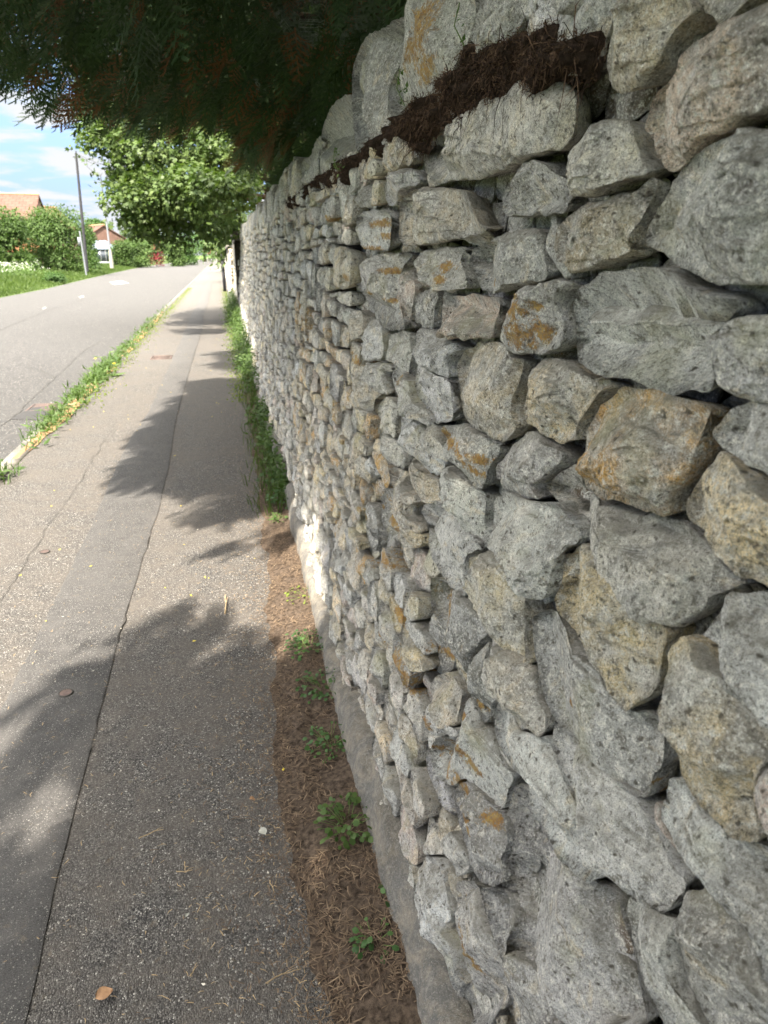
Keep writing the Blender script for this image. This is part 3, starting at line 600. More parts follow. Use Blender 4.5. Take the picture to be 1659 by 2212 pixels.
def coursed(s0, s1, z0, z1, rs):
    """rough courses of flat stones; some stones are two courses tall"""
    zs = [z0]
    while zs[-1] < z1-.035: zs.append(zs[-1]+rs.uniform(.038, .085))
    zs[-1] = z1; occ = [[] for _ in zs]; cells = []
    def zb(k, x): return zs[k]+(0 if k in (0, len(zs)-1) else .013*math.sin(x*2.1+k*1.7)+.010*math.sin(x*6.3+k*4.1)+.006*math.sin(x*17+k))
    for k in range(len(zs)-1):
        x = s0-rs.uniform(0, .1)
        while x < s1:
            hit = [o for o in occ[k] if o[0]-.035 < x < o[1]]
            if hit: x = hit[0][1]; continue
            wd = rs.uniform(.07, .26)*(zs[k+1]-zs[k])**.3*2.1; nxt = [o[0] for o in occ[k] if o[0] > x]
            if nxt and x+wd > min(nxt)-.05: wd = min(nxt)-x
            top = k+1
            if k+2 < len(zs) and rs.rand() < .17 and wd < .3 and not [o for o in occ[k+1] if o[0] < x+wd and o[1] > x]: top = k+2; occ[k+1].append((x, x+wd))
            g = .0028; a, b = x+g, x+wd-g; j = lambda r=.007: rs.uniform(-r, r); bl = rs.uniform(-.006, .012)
            P = [(a+j(), zb(k, a)+g+abs(j())), ((a+b)/2, zb(k, (a+b)/2)+g+abs(j(.005))), (b+j(), zb(k, b)+g+abs(j(.010))), (b+bl, (zb(k, b)+zb(top, b))/2), (b+j(.012), zb(top, b)-g-abs(j(.014))), ((a*.4+b*.6), zb(top, (a+b)/2)-g), (a+j(.012), zb(top, a)-g-abs(j(.012))), (a+j(), (zb(k, a)+zb(top, a))/2)]
            P = np.array(P); cells.append((P, 9., centroid(P)[1])); x += wd
    return cells
def pick_tone(rs):
    return ['g', 'l', 't', 'k', 'y', 'd', 'k', 'g', 't', 'p'][rs.randint(10)]
def lerp_tone(k, rs):
    c_ = np.array(TONE[k]); return c_*rs.uniform(.82, 1.15)*np.array([1, rs.uniform(.97, 1.02), rs.uniform(.92, 1.05)])
wall = empty('dry_stone_wall', (X0, 0, 0), 'long lichened dry stone wall of grey and cream limestone beside the path, with upright coping stones', 'wall')
rs = np.random.RandomState(5)
WEND = 18.0; ZTOP = 1.89; ZP = .115
def emit(name, P, tone, lich, dep, edge, crown, back, seed, M, K, **kw):
    V, F4, F3, c, size = stone(P, M, K, dep, edge, crown, back, seed, **kw)
    la = lichen_at(V[:, 0], V[:, 1], lich)
    W = to_world(V); tn = np.tile(lerp_tone(tone, np.random.RandomState(seed+3)), (len(V), 1))
    if name is None: return W, F4, F3, tn, la
    o = part(name, W, [F4[:, ::-1], F3[:, ::-1]], M_stone, wall, attrs={'tone': tn, 'lichen': la})
    cw = to_world(np.array([[c[0], c[1], dep]]))[0]; recenter(o, tuple(cw)); return o
for k, (P, tone, lich, dep, rec) in enumerate(POLY):
    A = centroid(P)[1]
    o = emit('stone', P, tone, lich, dep, rec+.012, .004+.03*min(.12, math.sqrt(A)), .09, 100+k, 120, 30, rugged=1.2, facets=15)
    lb = {'o': 'ochre brown stone', 'b': 'dark brown recessed stone', 'p': 'pinkish grey stone', 'y': 'cream yellow stone', 'd': 'dark grey stone'}.get(tone)
    if lb: o['label'] = lb
cells = rubble(-1.6, 2.15, ZP-.03, ZTOP, [p[0] for p in POLY], rs, (.05, .11), (.09, .22))+[c_ for c_ in coursed(2.17, WEND, ZP-.03, ZTOP, rs) if c_[0][:, 0].min() > 2.6 or not any(inside(p[0], c_[0].mean(0)) for p in POLY)]
cells.sort(key=lambda t: -(t[2]/(max(.4, t[0].mean(0)[0])**2 if t[0].mean(0)[0] > .3 else 99)))
nind = max(0, 100-len(POLY)); rest = []
for k, (P, near, A) in enumerate(cells):
    s = P.mean(0)[0]; z = P.mean(0)[1]; yel = 0
    tone = pick_tone(rs)
    if 2.0 < s < 4.5 and .5 < z < 1.3 and rs.rand() < .5: tone = rs.choice(['y', 'o', 'y']); yel = .8
    lich = .75*(rs.rand() < .25)+yel*.4
    dep = rs.uniform(-.016, .012) if near > .06 else -.030+rs.uniform(-.010, .004)
    if s < .3 or s > .3 and near < .3: pass
    edge = rs.uniform(.010, .018); seed = 3000+k
    if k < nind:
        emit('stone', P, tone, lich, dep, edge, .006, .08, seed, 80, 20, rugged=1.)
    else:
        M_, K_ = (70, 16) if .2 < s < 2.6 else (36, 8) if 0 < s < 6 else (18, 5)
        rest.append(emit(None, P, tone, lich, dep, edge*(1 if s < 2.2 else .8), .004, .07, seed, M_, K_, rugged=1. if s < 2.2 else .75))
# deeper stones closing the gaps between facing stones, toned dark for the gap shade
for k, (P, near, A) in enumerate(rubble(-.1, 2.6, .02, ZTOP-.03, [], np.random.RandomState(77), (.05, .09), (.08, .16))):
    rest.append(emit(None, P, ['d', 'b', 'd', 'g'][k % 4], 0, -.066, .008, .004, .02, 8000+k, 24, 7, rugged=.9))
# coping stones set on edge along the top, tones darkened for shade
cop = []
st_cop = [('A','d',[(290,490),(345,330),(400,240),(480,215),(600,130),(680,100),(700,250),(650,420),(560,600),(540,680),(575,850),(500,1000),(370,1130),(310,1060),(285,700)]),
 ('A','g',[(690,200),(680,0),(690,-150),(900,-220),(1130,-120),(1170,60),(1110,290),(1000,480),(900,700),(760,840),(600,920),(540,800),(540,690),(560,600),(650,430)]),
 ('A','g',[(1180,60),(1200,-100),(1400,-180),(1560,-50),(1500,120),(1400,300),(1300,420),(1080,470),(1060,400),(1130,200)]),
 ('A','l',[(1560,-120),(1700,-100),(1790,40),(1760,200),(1640,320),(1500,330),(1540,60)]),
 ('A','g',[(80,900),(150,740),(280,660),(290,800),(330,1140),(220,1240),(100,1280),(50,1290),(60,1080)]),
 ('A','g',[(0,1130),(30,1010),(80,960),(60,1080),(60,1290),(0,1330),(-60,1300),(-50,1150)])]
cs = []
for k, (reg, tone, pts) in enumerate(st_cop):
    P = np.array([wpt(*dpx(reg, x, y), .0) for x, y in pts]); cs.append((P[:, 0].min(), P[:, 0].max()))
    o = emit('coping_stone', P, tone, .0, .004, .02, .006, .34, 700+k, 120, 30, rugged=1.3, facets=9)
    if k == 1: o['label'] = 'tall pale coping stone streaked with orange lichen'
lo = min(a for a, b in cs); hi = max(b for a, b in cs)
s = hi-.015; k = 0; cpart = 0; copl = []
def cop_stone(s, wd, h, lean, k, dep, last=False):
    b = ZTOP-.045; P = [(s, b), (s+wd, b), (s+wd+lean*.6, b+h*.6), (s+wd*.86+lean, b+h*.93), (s+wd*.5+lean, b+h), (s+wd*.1+lean, b+h*.9), (s-.01+lean*.5, b+h*.5)]
    tn = ['g', 'd', 'g', 't', 'g', 'd'][rs.randint(6)]
    if k < 40: emit('coping_stone', P, tn, .5*(rs.rand() < .3), dep, .02, .008, .34, 900+k, 60 if s < 6 else 36, 14 if s < 6 else 9, rugged=1.5, facets=6)
    else: rest.append(emit(None, P, tn, .5*(rs.rand() < .3), dep, .02, .008, .34, 900+k, 20, 6, rugged=1.3, facets=4))
while s < WEND-.1:
    wd = rs.uniform(.09, .20); cop_stone(s, wd, rs.uniform(.20, .31), rs.uniform(.0, .06), k, rs.uniform(-.02, .02)); s += wd*.93; k += 1
s = lo-.13; k = 40
while s > -1.6:
    wd = rs.uniform(.09, .16); cop_stone(s, wd, rs.uniform(.2, .3), rs.uniform(0, .05), k, rs.uniform(-.02, .02)); s -= wd*.93; k += 1
Vs, F4s, F3s, tns, las = [], [], [], [], []; n0 = 0
for W, F4, F3, tn, la in rest:
    Vs.append(W); F4s.append(F4[:, ::-1]+n0); F3s.append(F3[:, ::-1]+n0); tns.append(tn); las.append(la); n0 += len(W)
o = part('small_stones', np.concatenate(Vs), [np.concatenate(F4s), np.concatenate(F3s)], M_stone, wall, attrs={'tone': np.concatenate(tns), 'lichen': np.concatenate(las)})
o['kind'] = 'stuff'
# hearting behind the facing stones, coloured darker to deepen shade in the gaps
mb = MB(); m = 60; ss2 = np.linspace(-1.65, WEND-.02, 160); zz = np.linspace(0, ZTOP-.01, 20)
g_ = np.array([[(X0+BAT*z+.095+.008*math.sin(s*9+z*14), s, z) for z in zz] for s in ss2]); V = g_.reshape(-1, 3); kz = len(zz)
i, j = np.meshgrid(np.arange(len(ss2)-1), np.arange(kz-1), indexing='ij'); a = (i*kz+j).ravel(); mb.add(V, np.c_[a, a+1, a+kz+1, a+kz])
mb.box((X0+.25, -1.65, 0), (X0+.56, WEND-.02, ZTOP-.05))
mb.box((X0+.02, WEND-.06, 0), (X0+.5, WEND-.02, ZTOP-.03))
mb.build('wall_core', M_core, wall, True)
# cement rendered foot of the wall
ss2 = np.arange(-1.6, WEND, .022); zz = np.array([-.02, .0, .03, .06, .09, .12, .145, .16, .165]); prof = np.array([.045, .043, .037, .033, .028, .022, .012, -.01, -.05])
S2, Z2 = np.meshgrid(ss2, zz, indexing='ij'); PR = np.broadcast_to(prof, S2.shape).copy()
nn = noise3(np.c_[S2.ravel()*2.6, Z2.ravel()*6, np.zeros(S2.size)], 41).reshape(S2.shape); n2 = noise3(np.c_[S2.ravel()*11, Z2.ravel()*16, np.zeros(S2.size)], 42).reshape(S2.shape)
Z3 = Z2*(.74+.42*noise3(np.c_[S2.ravel()*2.1, np.zeros(S2.size), np.zeros(S2.size)], 43).reshape(S2.shape))
X3 = X0+BAT*Z3-PR-.014*nn-.006*n2
V = np.stack([X3, S2, Z3], -1).reshape(-1, 3); kz = len(zz); i, j = np.meshgrid(np.arange(len(ss2)-1), np.arange(kz-1), indexing='ij'); a = (i*kz+j).ravel()
part('mortar_plinth', V, np.c_[a, a+1, a+kz+1, a+kz][:, ::-1], M_mort, wall)


# ------------------------------------------------------------------ foliage tools
def at(px, py, s):
    d = ray(px, py); return EY+d*(s/d[1])
def rotm(ax, an):
    ax = ax/np.linalg.norm(ax, axis=-1, keepdims=True); return ax
def place(tpl, tf, pos_, axis, normal, scale):
    """instances of a flat template (x along axis, y across, z normal) baked into one array"""
    axis = axis/np.linalg.norm(axis, axis=1, keepdims=True); side = np.cross(normal, axis); side /= np.linalg.norm(side, axis=1, keepdims=True)+1e-9; nn = np.cross(axis, side)
    V = pos_[:, None]+scale[:, None, None]*(tpl[None, :, 0:1]*axis[:, None]+tpl[None, :, 1:2]*side[:, None]+tpl[None, :, 2:3]*nn[:, None])
    n, m = len(pos_), len(tpl); F = (tf[None]+(np.arange(n)*m)[:, None, None]).reshape(-1, tf.shape[1])
    return V.reshape(-1, 3), F
def unit(n):
    v = rng.normal(size=(n, 3)); return v/np.linalg.norm(v, axis=1, keepdims=True)
# templates
def leaf_maple():
    a = []
    for k in range(5):
        an = R(-100+50*k); r = [.55, .85, 1., .85, .55][k]; a.append((r*math.cos(an), r*math.sin(an), -.12*r))
        if k < 4: an = R(-75+50*k); a.append((.48*math.cos(an), .48*math.sin(an), .03))
    V = np.array([(-.15, 0, 0)]+a); V[:, 0] += .15; F = np.array([(0, i, i+1) for i in range(1, 9)]); return V*.62, F
def leaf_oval(w_=.5):
    V = np.array([(0, 0, 0), (.35, -w_/2, -.05), (.35, w_/2, -.05), (.4, 0, .06), (1, 0, -.1)]); return V, np.array([(0, 1, 3), (0, 3, 2), (1, 4, 3), (3, 4, 2)])
def leaf_tri():
    return np.array([(0, -.22, 0), (0, .22, 0), (1, 0, -.05), (.3, 0, .12)]), np.array([(0, 3, 2), (3, 1, 2)])
def frond(nt_, nb, wide):
    V = []; F = []
    def blade(p, d, l, w_):
        d = np.array(d); q = np.array([-d[1], d[0], 0]); n = len(V)
        V.extend([p-q*w_*.5, p+q*w_*.5, p+d*l]); F.append((n, n+1, n+2))
    for k in range(nt_):
        t = .08+.88*k/nt_; sgn = 1 if k % 2 else -1; an = R(48-14*t)*sgn; l = .42*(1-t)**.65+.06; d = (math.cos(an), math.sin(an), 0); p = np.array([t, 0, -.25*t*t])
        blade(p, d, l, wide*(1.0 if nb else 2.2))
        for j in range(nb):
            u = .2+.75*j/nb; s2 = 1 if j % 2 else -1; a2 = an+R(38)*s2; blade(p+np.array(d)*l*u, (math.cos(a2), math.sin(a2), 0), l*.34*(1-.4*u), wide*.85)
    blade(np.array([0, 0, 0.]), (1, 0, 0), .5, wide*.8); blade(np.array([.5, 0, -.1]), (1, 0, 0), .55, wide*.7)
    return np.array(V), np.array(F)
# ------------------------------------------------------------------ conifer over the wall
SH = [[(-200, 1760), (0, 1680), (60, 1560), (100, 1430), (150, 1390), (230, 1350), (330, 1370), (400, 1290), (480, 1290), (520, 1330), (560, 1340), (640, 1370), (900, 1400), (1500, 2300), (-500, 2600)],
      [(415, 1205), (470, 1172), (560, 1155), (640, 1130), (670, 1180), (600, 1200), (480, 1228)],
      [(384, 827), (430, 820), (520, 815), (640, 830), (720, 1100), (620, 1130), (540, 1120), (440, 1148), (330, 1152), (270, 1130), (330, 1110), (430, 1100), (490, 1085), (400, 1088), (348, 1075), (256, 1079), (224, 1051), (260, 1010), (255, 1000), (300, 985), (260, 967), (272, 939), (318, 925), (316, 903), (360, 890), (352, 867), (400, 855)],
      [(425, 766), (520, 755), (600, 790), (520, 808), (430, 790), (470, 780)],
      [(370, 700), (400, 680), (395, 665), (420, 660), (480, 660), (520, 700), (490, 722), (400, 725), (366, 718)],
      [(390, 642), (430, 624), (470, 620), (480, 640), (410, 646)]]
SHG = [np.array([gpt(*q)[:2] for q in p]) for p in SH]
LIT = [np.array([gpt(*q)[:2] for q in p]) for p in ([(-60, 1770), (45, 1785), (80, 1860), (70, 1940), (-60, 1990)], [(-80, 1670), (20, 1690), (30, 1730), (-80, 1740)])]
def in_poly(P, X, Y):
    a = P; b = np.roll(P, -1, 0); r = np.zeros(len(X), bool)
    for (x0, y0), (x1, y1) in zip(a, b):
        c = (y0 > Y) != (y1 > Y); xi = x0+(Y-y0)/(y1-y0+1e-12)*(x1-x0); r ^= c & (X < xi)
    return r
def shaded(P, soft=.02):
    gx = P[:, 0]+KX*P[:, 2]+rng.normal(0, soft, len(P)); gs = P[:, 1]+KY*P[:, 2]+rng.normal(0, soft, len(P))
    ok = (gx > np.where(gs > 6, .52, .46)) | ((gs < 1.3) & (gx > -2.4-.0*gs))
    for q in SHG: ok |= in_poly(q, gx, gs)
    for q in LIT: ok &= ~in_poly(q, gx, gs)
    return ok
def zlow(x, s):
    z = np.maximum(2.55, 1.55+.168*s+.12*np.sin(s*2.1+x*3)+.10*np.sin(x*5.3+1))
    z = np.where(x/np.maximum(s, .5) < -.17, 1.55+.20*s, z); z = np.maximum(z, 2.5)
    return np.where(x > .9, 1.2, np.where(x > .35, 2.25+.05*s, z))
con = empty('conifer_tree', (2.6, 7.5, -.1), 'huge dark conifer with drooping sprays overhanging the wall and path', 'tree')
fv, ff = frond(14, 6, .042); cv, cf = frond(16, 0, .034)
def con_batch(n, smin, smax, zadd, tpl, tf, sc_lo, sc_hi, deep):
    big_ = len(tpl) < 70
    x = rng.uniform(-2.9, 5.2, n*6); s = rng.uniform(smin, smax, n*6); lo = zlow(x, s); z = lo+rng.random(n*6)**deep*zadd+(.7 if big_ else 0)
    P = np.c_[x, s, z]; k = shaded(P) & (z < 8-.35*np.abs(x-1.5)) & ~((x > .05) & (x < .95) & (z < 2.45))
    # keep open sky at the far left of the view
    P = P[k]; m = len(P)
    tr = np.array([2.6, 7.5, 0]); d = P-tr; d[:, 2] = 0; d /= np.linalg.norm(d, axis=1)[:, None]+1e-6
    d = d+rng.normal(0, .45, (m, 3)); d[:, 2] = -rng.uniform(.25, 1.6, m)
    nrm = unit(m)*.7+np.array([0, 0, 1.]); sc_ = rng.uniform(sc_lo, sc_hi, m)
    du = d/np.linalg.norm(d, axis=1)[:, None]; k = shaded(P+du*sc_[:, None]*.9, .03) & shaded(P+du*sc_[:, None]*.45, .03); P, d, nrm, sc_ = [q[k][:n] for q in (P, d, nrm, sc_)]
    return place(tpl, tf, P, d, nrm, sc_)
V1, F1 = con_batch(9500, 3.2, 13, 1.5, fv, ff, .20, .42, 1.2)
V2, F2 = con_batch(18000, -5, 13, 3.6, cv, cf, .3, .55, .8)
V3, F3_ = con_batch(5000, -4.5, 3.6, 1.6, fv, ff, .12, .24, 1.)
part('crown', np.concatenate([V1, V2, V3]), np.concatenate([F1, F2+len(V1), F3_+len(V1)+len(V2)]), M_con, con, smooth=False)
V, F = con_batch(1700, 4, 12, 1.0, fv, ff, .16, .34, 1.2); 
part('dead_sprays', V, F, M_dead, con, smooth=False)
mb = MB(); mb.tube([(2.6, 7.5, -.15), (2.62, 7.5, 2), (2.55, 7.45, 5), (2.5, 7.4, 9)], [.42, .36, .28, .1], 14); mb.build('trunk', M_bark, con, True)
for k in range(22):
    z0 = rng.uniform(2.4, 5.5); s1 = rng.uniform(-2, 12.5); x1 = rng.uniform(-1.6, .8) if k % 3 else rng.uniform(3.5, 5)
    if k < 4: s1 = [6.2, 8.2, 9.6, 5.0][k]; x1 = [-1.3, -.9, -1.4, -.6][k]; z0 = 3.2
    zt = max(z0*.4+2.2, float(zlow(np.array([x1]), np.array([s1]))[0])+.35); t = np.linspace(0, 1, 12)[:, None]; a = np.array([2.55, 7.5, z0]); b = np.array([x1, s1, zt])
    P = a+(b-a)*t; P[:, 2] += .5*np.sin(t[:, 0]*math.pi); P += .05*rng.normal(size=P.shape)*t
    mb = MB(); mb.tube(P, np.linspace(.075, .012, 12), 7)
    for q in range(5):
        i = rng.integers(3, 11); e = P[i]+rng.normal(0, .35, 3)*[1, 1, .5]; mb.tube([P[i], (P[i]+e)/2+[0, 0, .04], e], [.014, .009, .003], 5)
    mb.build('branch', M_bark, con, True)
# ------------------------------------------------------------------ generic broadleaf crown from lobes
def lobes(L_, per, tpl, tf, sz, up=.45, inner=.25):
    Vs, Fs, n0 = [], [], 0
    for c, r, k in L_:
        m = int(per*k); d = unit(m); d[:, 2] = np.where(rng.random(m) < up, np.abs(d[:, 2]), d[:, 2])
        rad = np.where(rng.random(m) < inner, rng.uniform(.2, .8, m), rng.normal(.97, .09, m))
        lump = 1+.28*noise3(d*2.3+np.array(c)*3.1, 5)+.14*noise3(d*6+np.array(c), 6)
        P = np.array(c)+d*(rad*lump)[:, None]*np.array(r)
        ax = d*.6+rng.normal(0, .5, (m, 3)); ax[:, 2] -= .35; nr = d*.7+np.array([0, 0, .6])+rng.normal(0, .35, (m, 3))
        V, F = place(tpl, tf, P, ax, nr, rng.uniform(.65, 1.3, m)*sz); Vs.append(V); Fs.append(F+n0); n0 += len(V)
    return np.concatenate(Vs), np.concatenate(Fs)
mv, mf = leaf_maple(); ov, of_ = leaf_oval(); tv, tf_ = leaf_tri()
def px2(px, py, s, r, k=1.): c = at(px, py, s); return (c, (r, r*1.1, r*.8), k)
syc = empty('sycamore_tree', (2.2, 19, -.1), 'sunlit green broadleaf tree reaching over the wall below the dark conifer', 'tree')
LL = [px2(255, 320, 17.5, .75), px2(225, 300, 18, .5, .6), px2(325, 345, 17, .8), px2(290, 445, 16.5, .62), px2(345, 425, 16.5, .6), px2(405, 415, 16, .62), px2(465, 425, 15.5, .55), px2(515, 415, 15, .42, .7), px2(400, 350, 17, .8), px2(268, 388, 18.2, .38, .5), px2(292, 484, 17, .33, .5),
      px2(440, 480, 17, .6), px2(370, 492, 17.5, .6), px2(335, 492, 18, .42, .8), px2(330, 280, 17.5, .9), px2(430, 300, 18, .9), px2(500, 350, 17, .7), px2(480, 495, 18, .45, .7), px2(235, 260, 18.5, .7), px2(260, 200, 19, 1.), px2(370, 190, 19, 1.3), px2(480, 220, 19, 1.2), px2(570, 300, 18.5, 1.1), px2(330, 400, 19, .8), px2(420, 450, 19.5, .8), px2(288, 430, 18.8, .42, .5)]
LL += [((rng.uniform(.2, 4.5), rng.uniform(18.5, 24), rng.uniform(3.2, 7)), (1.2, 1.3, 1.), 1.) for _ in range(24)]
V, F = lobes(LL, 1150, mv, mf, .125, .55, .3); part('crown', V, F, M_syc, syc, smooth=False)
mb = MB(); mb.tube([(2.2, 19, -.2), (2.1, 19, 2.2), (2.2, 19.2, 5)], [.3, .25, .12], 12)
mb.build('trunk', M_bark, syc, True)
for k in range(9):
    c_ = LL[[0, 2, 3, 5, 8, 11, 14, 16, 20][k]][0]; a = np.array([2.15, 19, rng.uniform(1.8, 3.2)]); t = np.linspace(0, 1, 8)[:, None]; P = a+(np.array(c_)-a)*t; P[:, 2] += .3*np.sin(t[:, 0]*3.14)
    mb = MB(); mb.tube(P, np.linspace(.08, .015, 8), 7); mb.build('branch', M_bark, syc, True)
def bush(name, label, cat, px, py, s, rx, rz, mat, n, lsz, nl=9, trunk=True, group=None, tpl=None):
    """crown centred on a surveyed place, standing on the ground below it"""
    c = at(px, py, s); g = float(c[2]); r = empty(name, (c[0], c[1], -.05), label, cat, group); LL = []
    for k in range(nl):
        d = unit(1)[0]; LL.append((c+d*np.array([rx, rx*.8, rz])*.55, (rx*.55, rx*.5, rz*.5), 1.))
    LL.append((c, (rx*.85, rx*.8, rz*.85), 1.4))
    if 'tree' not in name:
        for k in range(6): LL.append((np.array([c[0]+rng.uniform(-.75, .75)*rx, c[1]+rng.uniform(-.6, .2)*rx, max(.25, (g-rz*.6)*.5)]), (rx*.4, rx*.4, max(.35, (g-rz*.3)*.6)), .8))
    if c[2]-rz > .2 and trunk is False: pass
    V, F = lobes(LL, n/nl, *(tpl or (ov, of_)), lsz, .5, .3); V[:, 2] = np.maximum(V[:, 2], .0+.0*V[:, 2]); part('crown', V, F, mat, r, smooth=False)
    mb = MB(); mb.tube([(c[0], c[1], -.1), (c[0]+.05, c[1], max(.5, g-rz*.3)), (c[0], c[1]+.1, g+rz*.4)], [max(.06, rx*.06), max(.05, rx*.045), .03], 8); mb.build('trunk', M_bark, r, True)
    return r
bush('verge_bush', 'dense mid green bush at the left edge in front of the big tiled roof', 'bush', 8, 515, 62, 1.9, 2.2, M_bush, 5200, .24)
bush('verge_bush', 'large round bright green bush beside the dark utility pole', 'bush', 125, 512, 66, 2.75, 2.5, M_bush, 8000, .24, 12)
bush('verge_bush', 'darker bush just right of the utility pole foot', 'bush', 187, 522, 76, .85, 1.9, M_dark, 2400, .24)
bush('verge_bush', 'green bush behind the low outbuilding', 'bush', 40, 520, 80, 1.6, 2.0, M_bush, 2500, .24)
bush('garden_hedge', 'clipped light green hedge right of the glass conservatory', 'hedge', 262, 540, 100, 1.6, 1.2, M_bush, 2500, .28)
bush('garden_hedge', 'rounded olive green hedge left of the maroon shrub', 'hedge', 300, 541, 104, 2.0, 1.4, M_hedge, 3000, .28)
bush('maroon_shrub', 'dark red leaved shrub between the olive hedges across the road', 'shrub', 335, 536, 112, 1.0, .9, M_maroon, 1500, .25)
bush('garden_hedge', 'tall olive green hedge right of the maroon shrub', 'hedge', 372, 541, 110, 1.7, 1.6, M_hedge, 3200, .28)
bush('garden_hedge', 'dark green hedge nearest the bend in the road', 'hedge', 398, 545, 122, 1.7, 1.5, M_dark, 3200, .28)
bush('maroon_tree', 'small dark red tree far down the road above the path', 'tree', 457, 541, 150, 1.2, .9, M_maroon, 1200, .3)
for k, (a, b, s, rx, rz, m_) in enumerate([(440, 528, 185, 6, 4, M_dark), (395, 525, 190, 6, 4, M_dark), (330, 528, 170, 5, 3, M_hedge), (470, 515, 140, 4, 4, M_dark), (290, 520, 150, 3, 2.2, M_hedge), (212, 500, 150, 2.2, 2.2, M_dark), (500, 520, 70, 3, 3, M_dark), (490, 505, 45, 2.2, 2.2, M_syc), (505, 535, 34, 1.2, .9, M_syc)]):
    bush('distant_tree', ['far dark tree closing the end of the road', 'far dark tree left of the road end', 'far olive tree above the hedges across the road', 'dark tree behind the far end of the wall', 'olive tree behind the conservatory garden', 'dark tree behind the pink gabled house', 'dark tree hanging over the far wall', 'green tree rising over the far wall', 'small green tree leaning over the far wall end'][k], 'tree', a, b, s, rx, rz, m_, 3200, .38 if s > 100 else .2, 9)
# ------------------------------------------------------------------ verge across the road
def vz(d, s): return np.interp(d, [0, .3, 2, 5, 14], [-.06, .02, .12, .3, .45])
sv = np.r_[np.arange(10, 60, 2.), np.arange(60, 301, 8.)]; dv = [0, .3, 1, 2, 3.5, 5, 8, 14, 60]
M_verge = plain('verge_turf', (.065, .095, .03), .95, .4, 1.2, .1, bumpd=.04)
ribbon('verge', [[(roadl(s)-.0-d, s, float(vz(d, s))-(.006 if d == 0 else 0)+.05*float(noise3(np.array([[d*.7, s*.3, 0]]), 4)[0])*(d > .5)) for d in dv][::-1] for s in sv], M_verge)
sp_ = np.r_[np.arange(18.2, 60, 2.)]; 
ribbon('soil', [[(.30, s, .008), (1.5, s, .02), (9, s, .05)] for s in np.arange(-8, 160, 4.)], M_dirt)
def tufts(name, P, h, mat, wd=.012, spread=.35, label=None, cat=None, bend=.5):
    m = len(P); V = np.zeros((m, 5, 3)); a = rng.uniform(0, 6.28, m); h = h*rng.uniform(.5, 1.25, m); sd = np.c_[np.cos(a), np.sin(a), 0*a]*wd; b = rng.uniform(0, 6.28, m); ln = np.c_[np.cos(b), np.sin(b), 0*b]*(spread*h*rng.uniform(.1, 1, m))[:, None]
    V[:, 0] = P-sd; V[:, 1] = P+sd; mid = P+ln*.35+np.c_[0*h, 0*h, h*.6]; V[:, 2] = mid-sd*.8; V[:, 3] = mid+sd*.8; V[:, 4] = P+ln+np.c_[0*h, 0*h, h*(1-.25*bend)]
    i = np.arange(m)[:, None]*5; F4 = i+[[0, 1, 3, 2]]; F3 = i+[[2, 3, 4]]
    o = mesh_np(name, V.reshape(-1, 3), [F4, F3], mat, smooth=False); tag(o, label, cat, kind='stuff'); return o
n = 60000; s = 14+rng.random(n)**1.6*110; d = rng.random(n)**1.3*11+.05; P = np.c_[np.interp(s, [a for a, _ in ROADL], [b for _, b in ROADL])-d, s, vz(d, s)-.02]
P[:, 2] += .0; tufts('verge_grass', P, (.12+.35*np.clip(d/3, 0, 1)*(.4+.6*rng.random(n)))*1., M_grass, .028, .5, 'long bright green grass on the verge across the road', 'grass')
# cow parsley: white umbels over the grass
def parsley(cx, cs, w_, n, label, h=.9):
    g = []; c = (cx, cs)
    P = np.c_[cx+rng.normal(0, w_, n), cs+rng.normal(0, w_*1.4, n), np.zeros(n)]; P[:, 2] = .15; hh = h*rng.uniform(.5, 1.1, n)
    Q = P.copy(); Q[:, 2] += hh; V, F = place(ov, of_, Q[np.repeat(np.arange(n), 4)]+rng.normal(0, .03, (n*4, 3)), np.c_[rng.normal(size=(n*4, 2)), np.zeros(n*4)], np.tile([0, 0, 1.], (n*4, 1)), rng.uniform(.04, .09, n*4))
    tag(mesh_np('cow_parsley', V, F, M_white, smooth=False), label, 'wildflowers', 'cow parsley on the verge', 'stuff')
    m = n*10; b = rng.integers(0, n, m); t = rng.random(m)**1.3; L_ = P[b]+(Q[b]-P[b])*t[:, None]+rng.normal(0, .12, (m, 3))*[1, 1, .4]; V, F = place(ov, of_, L_, rng.normal(size=(m, 3)), unit(m)+[0, 0, 1], rng.uniform(.08, .2, m))
    S_v = np.zeros((n, 3, 3)); S_v[:, 0] = P-[.008, 0, 0]; S_v[:, 1] = P+[.008, 0, 0]; S_v[:, 2] = Q
    tag(mesh_np('cow_parsley_foliage', np.concatenate([V, S_v.reshape(-1, 3)]), np.concatenate([F, np.arange(n*3).reshape(-1, 3)+len(V)]) if F.shape[1] == 3 else F, M_hedge, smooth=False), 'stems and leaves under the '+label, 'wildflowers', 'cow parsley on the verge', 'stuff')
for px, py, w_, n, lb in [(6, 590, 1.0, 260, 'tall cow parsley clump at the left edge nearest the road'), (30, 578, .9, 180, 'cow parsley behind the nearest clump by the dark bush'), (75, 572, 1.0, 160, 'cow parsley in the grass below the bright green bush'), (285, 556, 1.8, 200, 'far white cow parsley drift before the olive hedges'), (105, 574, .8, 90, 'thin cow parsley left of the signpost')]:
    g = gpt(px, py+14 if px < 100 else py+4, .1); parsley(g[0], g[1], w_, n, lb)
g = gpt(120, 612, .0); bush('verge_bush', 'small dark scrub plant at the road edge below the signpost', 'bush', 118, 603, g[1], .55, .35, M_dark, 900, .12)
